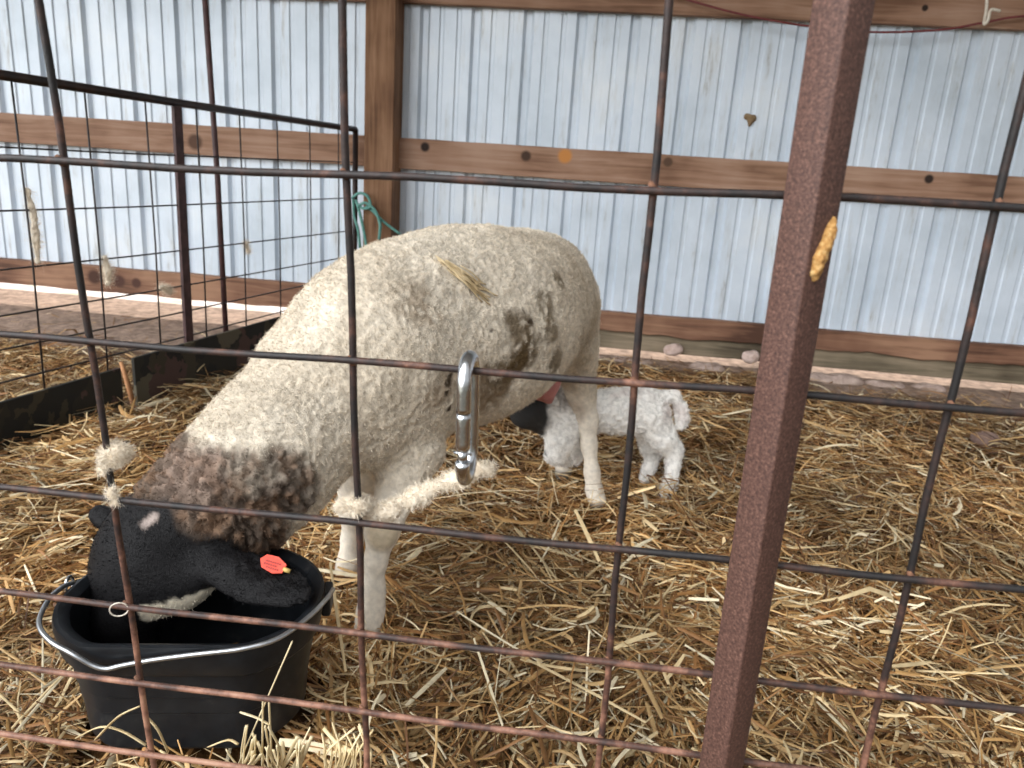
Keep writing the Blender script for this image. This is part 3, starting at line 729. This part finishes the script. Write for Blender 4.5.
# eyes: closed lids beside the muzzle bridge
# ear tag
tg = atY(273, 567, 0.81)
h = hit(273, 567)
if h is not None: tg = h
ev = ea / np.linalg.norm(ea); ew = np.cross(earn / np.linalg.norm(earn), ev); enn = np.cross(ev, ew); enn *= np.sign(enn @ V(0, -0.6, 0.8))
mb = MB(); outl = [(-0.019, 0.004), (-0.013, 0.012), (0.004, 0.013), (0.019, 0.006), (0.018, -0.006), (0.006, -0.010), (-0.012, -0.006)]
vs = [tg + ev * a + ew * b + enn * zz_ for zz_ in (0.004, 0.0062) for a, b in outl]; k_ = len(outl)
mb.add(vs, [tuple(reversed(range(k_))), tuple(range(k_, 2 * k_))] + [(j, (j + 1) % k_, k_ + (j + 1) % k_, k_ + j) for j in range(k_)])
tgo = mb.build('ear_tag', noise_mat('orange_red_plastic', [(0.3, (0.62, 0.035, 0.012)), (0.7, (0.80, 0.07, 0.025))], 60, 0.4, 0, 0), ewe); tgo['label'] = 'orange-red plastic ear tag'
mb = MB()
for dz, (a0, a1) in zip((0.004, 0.0, -0.004), ((-0.010, 0.012), (-0.011, 0.008), (-0.006, 0.012))):
    for t0 in np.arange(a0, a1, 0.0032): mb.box(tg + ev * (t0 + 0.001) + ew * dz + enn * 0.0064, (0.0010, 0.0012, 0.0002), np.stack([ev, ew, enn], 1))
mb.build('printed_digits', noise_mat('tag_print', [(0.3, (0.25, 0.01, 0.005)), (0.7, (0.3, 0.02, 0.01))], 60, 0.5, 0, 0), tgo)
mb = MB(); mb.tube([tg + ev * 0.017 + enn * 0.004, tg + ev * 0.026 + enn * 0.003], [0.0035, 0.0030], 8); mb.build('tag_stud', noise_mat('yellow_stud', [(0.3, (0.5, 0.36, 0.10)), (0.7, (0.6, 0.42, 0.14))], 60, 0.5, 0, 0), tgo, True)

# ================================================================== lamb
LB = []
def A3(x, y, Y_): return atY(x, y, Y_)
LB += [ell(A3(622, 411, 1.925), (0.115, 0.056, 0.062), A3(660, 415, 1.95) - A3(590, 413, 1.89), k=0.04)]
LB += [ell(A3(575, 413, 1.885), (0.070, 0.056, 0.066), V(1, 0.3, 0.05), k=0.04)]
LB += [ell(A3(645, 408, 1.945), (0.054, 0.048, 0.052), V(1, 0.3, -0.3), k=0.04)]
LB += chain(L3([(568, 408, 1.88), (546, 415, 1.85), (532, 413, 1.825)]), [0.056, 0.046, 0.036], 0.03)
LB += [ell(A3(531, 411, 1.82), (0.056, 0.037, 0.039), A3(515, 418, 1.80) - A3(540, 405, 1.83), k=0.02)]
LB += chain(L3([(528, 410, 1.815), (514, 402, 1.795)]), [0.034, 0.022], 0.02)
LB += [ell(A3(550, 398, 1.80), (0.030, 0.014, 0.007), V(0.8, 0.1, -0.5), V(0, -0.8, 0.5), k=0.01)]
# folded near fore leg and the far one
LB += chain(L3([(568, 420, 1.845), (562, 438, 1.83), (556, 453, 1.825)]), [0.044, 0.036, 0.030], 0.02)
LB += chain(L3([(557, 455, 1.825), (568, 462, 1.86)]), [0.022, 0.014], 0.02)
LB += chain(L3([(580, 428, 1.92), (578, 448, 1.92), (576, 460, 1.93)]), [0.034, 0.022, 0.015], 0.02)
# hind legs
LB += chain(L3([(650, 416, 1.93), (662, 438, 1.93), (673, 450, 1.94), (673, 466, 1.925), (670, 483, 1.90), (665, 495, 1.875)]), [0.050, 0.036, 0.024, 0.0165, 0.0160, 0.0195], 0.018)
LB += chain(L3([(646, 425, 1.99), (650, 447, 1.99), (654, 453, 1.995), (649, 468, 1.975), (645, 478, 1.965)]), [0.038, 0.025, 0.019, 0.015, 0.017], 0.018)
# tail
LB += chain(L3([(660, 397, 1.95), (674, 396, 1.955), (680, 407, 1.95), (682, 419, 1.94), (680, 426, 1.93)]), [0.018, 0.0165, 0.0165, 0.017, 0.012], 0.006)
LB += chain(L3([(683, 420, 1.94), (687, 411, 1.935)]), [0.014, 0.006], 0.01)
lp, lq = sdf_mesh(LB, 0.0035); lp = relax(lp, lq, 3); lnn = normals_of(lp, lq)
hl = A3(533, 412, 1.82)
axl = (A3(560, 410, 1.86) - hl); axl /= np.linalg.norm(axl); tl_ = (lp - hl) @ axl
lnz = fbm(lp, 40, 3, 7) - 0.5
lblack = (1 - smooth(0.018, 0.034, tl_ + lnz * 0.03)) * (lp[:, 2] > 0.10)
lcol = np.tile(V(0.95, 0.92, 0.87), (len(lp), 1))
def lpaint(m_, c):
    global lcol
    lcol = lcol * (1 - m_[:, None]) + np.asarray(c) * m_[:, None]
lpaint(0.5 * smooth(0.5, 0.7, fbm(lp, 18, 3, 12)) * smooth(0.16, 0.22, lp[:, 2]), (0.62, 0.50, 0.46))
lpaint(0.55 * near(A3(560, 395, 1.84), 0.02, 0.07, lp), (0.40, 0.33, 0.28))
lpaint(lblack * 0.97, (0.010, 0.010, 0.011))
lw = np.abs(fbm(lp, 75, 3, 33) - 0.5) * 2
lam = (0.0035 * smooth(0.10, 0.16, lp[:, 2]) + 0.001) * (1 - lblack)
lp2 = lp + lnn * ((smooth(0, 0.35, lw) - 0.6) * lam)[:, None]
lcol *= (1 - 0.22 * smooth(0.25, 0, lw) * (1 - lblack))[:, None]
lamb = empty('lamb', (0.06, 1.92, 0.0), 'small white lamb with a black head suckling behind the ewe\'s hind leg', 'lamb')
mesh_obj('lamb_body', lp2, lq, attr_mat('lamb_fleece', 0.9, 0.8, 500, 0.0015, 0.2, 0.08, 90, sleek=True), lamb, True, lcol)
lfv, lft, lfc = fuzz(lp2, lq, normals_of(lp2, lq), lcol, np.where(lp[:, 2] < 0.01, 0, 1) * (1 - 0.8 * lblack) + 0.01, 32000, 0.0035 + 0.004 * (1 - lblack), 0.0004, (0, 0, -0.4), 5)
wo2 = mesh_obj('wool', lfv, lft, bpy.data.materials['wool_fibre'], lamb, False, lfc); wo2['kind'] = 'stuff'

# ================================================================== straw
bucket_poly = [(-0.17, -0.15), (0.17, 0.15)]
def straw_mesh(pos, yaw, pitch, L, Wd, bend, col, seed=0, curl=None):
    n = len(pos); r = np.random.default_rng(seed)
    dx = np.stack([np.cos(yaw) * np.cos(pitch), np.sin(yaw) * np.cos(pitch), np.sin(pitch)], 1)
    sd = np.stack([-np.sin(yaw), np.cos(yaw), np.zeros(n)], 1)
    up = np.cross(dx, sd)
    roll = r.uniform(-0.9, 0.9, n); c, s = np.cos(roll)[:, None], np.sin(roll)[:, None]
    sd, up = sd * c + up * s, up * c - sd * s
    bdir = sd * r.normal(0, 1, (n, 1)) + up * r.normal(0, 0.6, (n, 1))
    vs = []
    K = 4
    for k in range(K):
        t = k / (K - 1) - 0.5
        cen = pos + dx * (L * t)[:, None] + bdir * (bend * L * (0.25 - t * t) * 2)[:, None]
        wk = Wd * (1.0 if 0 < k < K - 1 else 0.72)
        vs += [cen - sd * wk[:, None] * 0.5, cen + up * wk[:, None] * 0.28, cen + sd * wk[:, None] * 0.5]
    Vv = np.stack(vs, 1).reshape(-1, 3)
    base = (np.arange(n) * 3 * K)[:, None]; q = []
    for k in range(K - 1):
        for j in (0, 1): a = k * 3 + j; q.append(base + np.array([[a, a + 1, a + 4, a + 3]]))
    return Vv, np.concatenate(q, 0), np.repeat(col, 3 * K, axis=0)
PAL = np.array([[0.47, 0.255, 0.090], [0.60, 0.37, 0.16], [0.78, 0.57, 0.31], [0.29, 0.130, 0.042], [0.14, 0.057, 0.018], [0.88, 0.72, 0.48], [0.38, 0.180, 0.058]])
PW = np.array([0.20, 0.18, 0.12, 0.18, 0.14, 0.05, 0.13])
def make_straw(n, y0, y1, lift, seed, wmul=1.0, lmul=1.0, palw=PW):
    r = np.random.default_rng(seed)
    Y_ = y0 * (y1 / y0) ** r.random(n)
    X_ = r.uniform(-1, 1, n) * (0.82 * Y_ + 0.35)
    P = np.stack([X_, Y_, np.zeros(n)], 1)
    ed = 3.36 + 0.25 * (fbm(P, 3, 3, 31) - 0.5) - 0.55 * smooth(-1.2, -1.6, X_) - 0.16 * smooth(0.7, 1.1, X_)
    keep = (Y_ < ed + r.normal(0, 0.06, n)) | (r.random(n) < 0.035)
    keep &= (Y_ < 3.42)
    lx = (P - BC) @ bx; ly = (P - BC) @ by
    keep &= ~((np.abs(lx) < 0.150) & (ly > -0.130) & (ly < 0.135))
    dv = (P - DA) @ DN; keep &= np.abs(dv - 0.015) > 0.02
    X_, Y_ = X_[keep], Y_[keep]; P = P[keep]; n = len(X_)
    cl = fbm(P, 5, 2, 200 + seed)
    yaw = (fbm(P, 3.0, 2, 300) * 9.0) + r.normal(0, 0.75, n)
    pitch = r.normal(0.0, 0.20, n)
    L = np.clip(r.lognormal(math.log(0.058), 0.50, n), 0.02, 0.24) * lmul
    Wd = np.clip(r.lognormal(math.log(0.0030), 0.42, n), 0.0012, 0.0085) * wmul
    z = floor_h(X_, Y_) + r.random(n) ** 1.3 * lift * (0.4 + 1.2 * cl) + np.abs(np.sin(pitch)) * L * 0.30
    bend = r.normal(0, 0.12, n)
    ci = r.choice(len(PAL), n, p=palw); col = PAL[ci] * V(0.86, 0.90, 0.92) * (0.72 + 0.5 * r.random((n, 1)))
    patch = fbm(P, 2.3, 3, 400)[:, None]; col *= (0.72 + 0.56 * smooth(0.35, 0.65, patch))
    return straw_mesh(np.stack([X_, Y_, z], 1), yaw, pitch, L, Wd, bend, col, seed)
m_straw = attr_mat('straw', 0.55, 0.0, 1, 1, 0.35, 0.18, 45)
parts = [make_straw(70000, 0.42, 3.4, 0.030, 11), make_straw(52000, 0.42, 3.4, 0.055, 12), make_straw(9000, 0.42, 2.8, 0.070, 13, wmul=1.4, lmul=1.1, palw=np.array([0.15, 0.25, 0.25, 0.08, 0.02, 0.20, 0.05]))]
off = 0; VV = []; QQ = []; CC = []
for v_, q_, c_ in parts: VV.append(v_); QQ.append(q_ + off); CC.append(c_); off += len(v_)
straw = mesh_obj('straw_bedding', np.concatenate(VV), np.concatenate(QQ), m_straw, None, True, np.concatenate(CC))
tag(straw, 'golden brown loose straw bedding covering the barn floor', 'straw', kind='stuff')

def sprig(name, items, label, cat='straw', group=None, colour=None, thick=1.0):
    """a few distinct stalks: items = lists of world points"""
    mb = MB()
    for pts in items: mb.tube(spline(pts, 4), [0.0022 * thick * (0.9 if i else 0.7) for i in range(4 * (len(pts) - 1) + 1)], 6, flat=0.45)
    c = colour or [(0.3, (0.50, 0.36, 0.17)), (0.7, (0.78, 0.64, 0.38))]
    return tag(mb.build(name, noise_mat(name + '_mat', c, 40, 0.6, 0, 0.2), None, True), label, cat, group)
def stalks_near_bucket():
    r = random.Random(3); it = []
    base = [(283, 768, .0), (262, 760, .02)]
    def up(px0, py0, px1, py1, Y0, Y1, b=0.0):
        a, c = atY(px0, py0, Y0), atY(px1, py1, Y1); mid = (a + c) / 2 + V(b, 0, abs(b) * 0.3); return [a, mid, c]
    it += [up(238, 765, 292, 642, 0.625, 0.60), up(262, 768, 263, 700, 0.62, 0.605), up(272, 765, 269, 700, 0.62, 0.605), up(240, 712, 270, 725, 0.61, 0.61, 0.003)]
    for k in range(26):
        x0 = r.uniform(238, 300); it.append(up(x0, 770, x0 + r.uniform(-16, 18), r.uniform(725, 755), 0.625 + r.uniform(-.02, .02), 0.605, r.uniform(-.004, .004)))
    return it
sprig('straw_sprig', stalks_near_bucket(), 'upright pale straw stalks sticking up at the front right foot of the bucket', 'straw', 'straw sprigs', [(0.3, (0.60, 0.46, 0.24)), (0.7, (0.86, 0.75, 0.50))])
r_ = random.Random(8); it = []
for k in range(22):
    x0 = r_.uniform(325, 372); it.append([atY(x0, 772, 0.60), atY(x0 + r_.uniform(-6, 10), 752, 0.59), atY(x0 + r_.uniform(-14, 26), r_.uniform(722, 748), 0.60)])
sprig('straw_sprig', it, 'bristly pale straw stalks standing right of the bucket at the bottom edge', 'straw', 'straw sprigs', [(0.3, (0.55, 0.40, 0.18)), (0.7, (0.86, 0.72, 0.46))])
for pts in ([atY(76, 738, 0.63), atY(100, 727, 0.625), atY(122, 731, 0.62), atY(146, 745, 0.62)], [atY(95, 740, 0.62), atY(118, 717, 0.615), atY(140, 706, 0.61)], [atY(146, 716, 0.61), atY(158, 730, 0.61), atY(168, 752, 0.62)],
            [atY(160, 750, 0.62), atY(185, 768, 0.62)], [atY(208, 747, 0.63), atY(228, 740, 0.625), atY(238, 744, 0.62)]):
    sprig('straw_stalk', [pts], 'single curved pale straw blade across the lower front of the bucket', 'straw', 'straw blades before the bucket', None, 1.1)

# straw mash smeared on the steel post
def blob(name, pts, rs, mat, label, cat, seed=1, vox=0.0016, amp=0.0016, fr=250, parent=None, flatn=None, group=None, k=0.004):
    pr = chain(pts, rs, k); p_, q_ = sdf_mesh(pr, vox); p_ = relax(p_, q_, 1); n_ = normals_of(p_, q_)
    p_ = p_ + n_ * ((fbm(p_, fr, 3, seed) - 0.5) * 2 * amp)[:, None]
    o = mesh_obj(name, p_, q_, mat, parent, True)
    return tag(o, label, cat, group) if label else o
def onpost(px, py, d=0.0):
    """point on the right hand face of the steel post"""
    r = ray(px, py); n_ = e1; c_ = cpos + e1 * (hs + d)
    t = ((c_ - EYE) @ n_) / (r @ n_); return EYE + r * t
pp = [(833, 219), (829, 232), (824, 245), (818, 258), (815, 270), (815, 277)]
blob('dried_mash', [onpost(*q) for q in pp], [0.0020, 0.0038, 0.0042, 0.0042, 0.0036, 0.0026], noise_mat('dried_mash', [(0.3, (0.20, 0.09, 0.025)), (0.5, (0.46, 0.24, 0.07)), (0.75, (0.72, 0.50, 0.22))], 300, 0.85, 0, 0.8, 700, bdist=0.001), 'golden brown crust of dried mash stuck to the side of the steel post', 'dirt', 4, 0.0012, 0.0015, 380)

# wool caught on the fence rods
def wisp(name, cen_list, rs, label, seed, nf=900, fl=0.006, sprd=0.5, group='wool tufts caught on rods'):
    pr = chain(cen_list, rs, 0.008); p_, q_ = sdf_mesh(pr, 0.0022); p_ = relax(p_, q_, 2); n_ = normals_of(p_, q_)
    p_ = p_ + n_ * ((fbm(p_, 130, 3, seed) - 0.5) * 0.010)[:, None]; n_ = normals_of(p_, q_)
    c_ = np.tile(V(0.80, 0.71, 0.58), (len(p_), 1)) * (0.8 + 0.4 * fbm(p_, 60, 2, seed))[:, None]
    fv_, ft_, fc_ = fuzz(p_, q_, n_, c_, np.ones(len(p_)), nf, np.full(len(p_), fl), 0.00022, (0, 0, 0), seed)
    n0 = len(p_); tri = np.concatenate([q_[:, [0, 1, 2]], q_[:, [0, 2, 3]], ft_ + n0], 0)
    o = mesh_obj(name, np.concatenate([p_, fv_]), tri, bpy.data.materials['wool_fibre'], None, True, np.concatenate([c_, fc_]))
    return tag(o, label, 'wool', group)
def F2(px, py, n=0.0):
    r = ray(px, py); c_ = fp(0, 0, n); t = ((c_ - EYE) @ FN) / (r @ FN); return EYE + r * t
wisp('wool_tuft', [F2(343, 507, 0.002), F2(356, 505, 0.003), F2(368, 504, 0.010)], [0.0045, 0.0055, 0.0045], 'cream wool wrapped on a rod in front of the ewe\'s fore leg', 3, 2600)
wisp('wool_tuft', [F2(368, 512, 0.012), F2(392, 508, 0.02), F2(418, 495, 0.03), F2(450, 482, 0.035), F2(488, 468, 0.035)], [0.004, 0.0058, 0.0056, 0.0052, 0.0058], 'long cream hank of wool stretched sideways behind the carabiner', 4, 4200)
wisp('wool_tuft', [F2(106, 468, 0.004), F2(114, 455, 0.006), F2(124, 452, 0.010)], [0.005, 0.0075, 0.005], 'cream wool tuft caught on the left rod above the ewe\'s head', 5, 2400)
wisp('wool_tuft', [F2(110, 492, -0.004), F2(117, 502, -0.003)], [0.003, 0.003], 'tiny wool wisp at the rod crossing just above the ewe\'s black ear', 6, 500, 0.006)
mb = MB(); ctr = fp(-0.3843, 0.3991, 0)
mb.tube([ctr + FH * (0.0065 * math.cos(t) - 0.002) + FV * (0.0065 * math.sin(t)) + FN * (-0.007 + 0.003 * math.cos(t)) for t in np.linspace(0, 2 * math.pi, 20, endpoint=False)], 0.0006, 6, closed=True)
tag(mb.build('thread_loop', m_tuft, None, True), 'thin pale thread looped over a rod crossing in front of the ewe\'s face', 'thread')
# wisps of wool and hair on the pen panel
def pw(px, py):
    r = ray(px, py); t = ((DA + DN * 0.004 - EYE) @ DN) / (r @ DN); return EYE + r * t
wisp('wool_tuft', [pw(27, 190), pw(34, 215), pw(36, 240), pw(38, 262)], [0.006, 0.007, 0.009, 0.005], 'stringy wool hanging on the leftmost wire of the pen panel', 8, 900, 0.02, group='wool tufts on the pen panel')
wisp('wool_tuft', [pw(105, 257), pw(108, 272), pw(108, 284)], [0.006, 0.010, 0.006], 'wool tuft on the second wire of the pen panel', 9, 900, 0.02, group='wool tufts on the pen panel')
wisp('wool_tuft', [pw(162, 287), pw(170, 292)], [0.008, 0.008], 'pale wool tuft beside the red-brown stake of the pen panel', 10, 700, 0.02, group='wool tufts on the pen panel')
wisp('wool_tuft', [pw(246, 243), pw(248, 252)], [0.007, 0.006], 'small wool tuft in mid panel right of the tall rusty rod', 11, 600, 0.018, group='wool tufts on the pen panel')

# stalk tuft lying on the ewe's back
bvh = BVHTree.FromPolygons([tuple(p) for p in ep2], [tuple(int(i) for i in q) for q in eq])
it = []
rr = random.Random(5)
for k in range(34):
    t0 = rr.uniform(0, 0.45); t1 = t0 + rr.uniform(0.35, 0.6)
    pts = []
    jx, jy = rr.uniform(-7, 7), rr.uniform(-5, 5)
    for t in np.linspace(t0, min(t1, 1.05), 3):
        px, py = 436 + 56 * t + jx * (0.4 + t), 258 + 44 * t + jy * (0.4 + t)
        r = ray(px, py); r /= np.linalg.norm(r); hh_ = bvh.ray_cast(Vector(EYE), Vector(r))
        if hh_[0] is not None: pts.append(np.array(hh_[0]) + np.array(hh_[1]) * rr.uniform(0.002, 0.010))
    if len(pts) == 3: it.append(pts)
if it: sprig('straw_tuft', it, 'tangled pale straw tuft stuck on the ewe\'s back', 'straw', None, [(0.3, (0.42, 0.30, 0.15)), (0.7, (0.74, 0.60, 0.38))], 1.3)

# ================================================================== odds and ends
tw = [(0.3, (0.07, 0.22, 0.19)), (0.7, (0.16, 0.36, 0.31))]
mt = noise_mat('green_twine', tw, 80, 0.8, 0, 0.5, 300)
mb = MB()
g = lambda x, y, Y_=3.41: atY(x, y, Y_ - 0.035)
for pts in ([(352, 198, 3.42), (360, 193, 3.40), (368, 197, 3.39), (370, 207, 3.39), (362, 208, 3.40), (356, 202, 3.42)],
            [(353, 199, 3.43), (354, 215, 3.42), (358, 230, 3.42), (360, 248, 3.42)], [(356, 200, 3.43), (360, 214, 3.41), (364, 232, 3.41), (367, 250, 3.41)],
            [(366, 206, 3.40), (375, 213, 3.40), (380, 222, 3.40), (379, 240, 3.40)], [(372, 210, 3.40), (384, 222, 3.41), (400, 234, 3.42)], [(358, 206, 3.40), (366, 203, 3.39), (376, 212, 3.39), (381, 228, 3.39)]):
    mb.tube(spline([g(*q) for q in pts], 6), 0.0065, 7)
tag(mb.build('twine', mt, None, True), 'green baling twine knotted round the wooden post', 'twine')
mb = MB(); mb.tube(spline([V(0.10, 3.47, 1.545), V(0.249, 3.46, 1.509), V(0.455, 3.45, 1.465), V(0.697, 3.45, 1.434), V(0.971, 3.45, 1.42), V(1.235, 3.45, 1.439), V(1.396, 3.46, 1.474), V(1.55, 3.46, 1.505), V(2.0, 3.47, 1.55)], 8), 0.0045, 8)
tag(mb.build('cord', noise_mat('dark_red_cord', [(0.3, (0.11, 0.018, 0.018)), (0.7, (0.20, 0.04, 0.04))], 60, 0.6, 0, 0), None, True), 'sagging dark red cord along the top girt board', 'cord')
mb = MB(); mb.tube(spline([atY(987, 0, 3.46), atY(986, 12, 3.45), atY(984, 24, 3.45), atY(988, 20, 3.44), atY(991, 10, 3.44), atY(1000, 11, 3.45)], 5), 0.006, 7)
tag(mb.build('wire_tie', m_tuft, None, True), 'pale tie holding the red cord to the top girt board', 'tie')
# mud splat on the wall
def rockm(name, c, rad, label, mat, seed, group=None, cat='stone'):
    p_, q_ = sdf_mesh([ell(c, rad, V(1, 0.2, 0), k=0.01), ell(np.asarray(c) + V(rad[0] * 0.4, 0, rad[2] * 0.15), (rad[0] * 0.6, rad[1] * 0.8, rad[2] * 0.8), V(1, -0.3, 0.1), k=0.015)], max(0.003, rad[0] / 14))
    n_ = normals_of(p_, q_); p_ = p_ + n_ * ((fbm(p_, 0.8 / rad[0], 3, seed) - 0.5) * rad[0] * 0.7)[:, None]
    return tag(mesh_obj(name, p_, q_, mat, None, False), label, cat, group)
m_mud = noise_mat('dried_mud', [(0.3, (0.16, 0.10, 0.05)), (0.7, (0.30, 0.21, 0.12))], 60, 0.95, 0, 0.5)
p_ = atY(749, 118, 3.54)
blob('mud_splat', [p_ + V(-0.012, 0, 0.006), p_ + V(0.012, 0, -0.004), p_ + V(0.006, 0, -0.03)], [0.014, 0.016, 0.007], m_mud, 'brown mud splat on the metal wall left of the steel post', 'dirt', 2, 0.004, 0.008, 60, k=0.012)
m_pink = noise_mat('pinkish_stone', [(0.3, (0.42, 0.30, 0.25)), (0.7, (0.66, 0.52, 0.46))], 30, 0.9, 0, 0.6)
rockm('stone', atY(673, 350, 3.50), (0.042, 0.035, 0.028), 'pinkish stone at the foot of the wall above the lamb\'s back', m_pink, 3, 'stones along the wall')
rockm('stone', atY(751, 357, 3.46), (0.040, 0.035, 0.026), 'pinkish stone by the wall hard left of the steel post', m_pink, 5, 'stones along the wall')
rockm('stone', atZ(985, 440, 0.01), (0.045, 0.04, 0.028), 'brownish stone lying in the straw at the far right', noise_mat('brown_stone', [(0.3, (0.14, 0.085, 0.065)), (0.7, (0.26, 0.17, 0.14))], 30, 0.9, 0, 0.6), 6)
m_dirt = noise_mat('pale_dirt', [(0.3, (0.30, 0.22, 0.18)), (0.7, (0.52, 0.40, 0.34))], 25, 0.95, 0, 0.8, bdist=0.01)
for i, (px, py, sx) in enumerate(((610, 343, 0.07), (640, 350, 0.05), (708, 359, 0.07), (838, 369, 0.10), (885, 372, 0.08), (925, 384, 0.07))):
    c_ = atY(px, py, 3.44); c_[2] = -0.022
    rockm('dirt_clod', c_, (sx * 1.2, 0.05, 0.025), 'flat pale dirt clod in the row at the foot of the wall', m_dirt, 20 + i, 'dirt clods along the wall', 'dirt')
# board at bottom left corner
a_ = atZ(-60, 744, 0.03); b_ = atZ(100, 771, 0.03); u_ = (b_ - a_) / np.linalg.norm(b_ - a_); w_ = V(-u_[1], u_[0], 0)
mb = MB(); mb.box((a_ + b_) / 2 - w_ * 0.045 + V(0, 0, -0.022), (0.17, 0.045, 0.019), np.stack([u_, w_, V(0, 0, 1)], 1), 0.003)
tag(mb.build('loose_board', wood_mat('pale_board', V(0.22, 0.14, 0.08), V(0.38, 0.26, 0.16), V(0.52, 0.38, 0.25), 'X')), 'pale weathered board end lying in the bottom left corner', 'board')
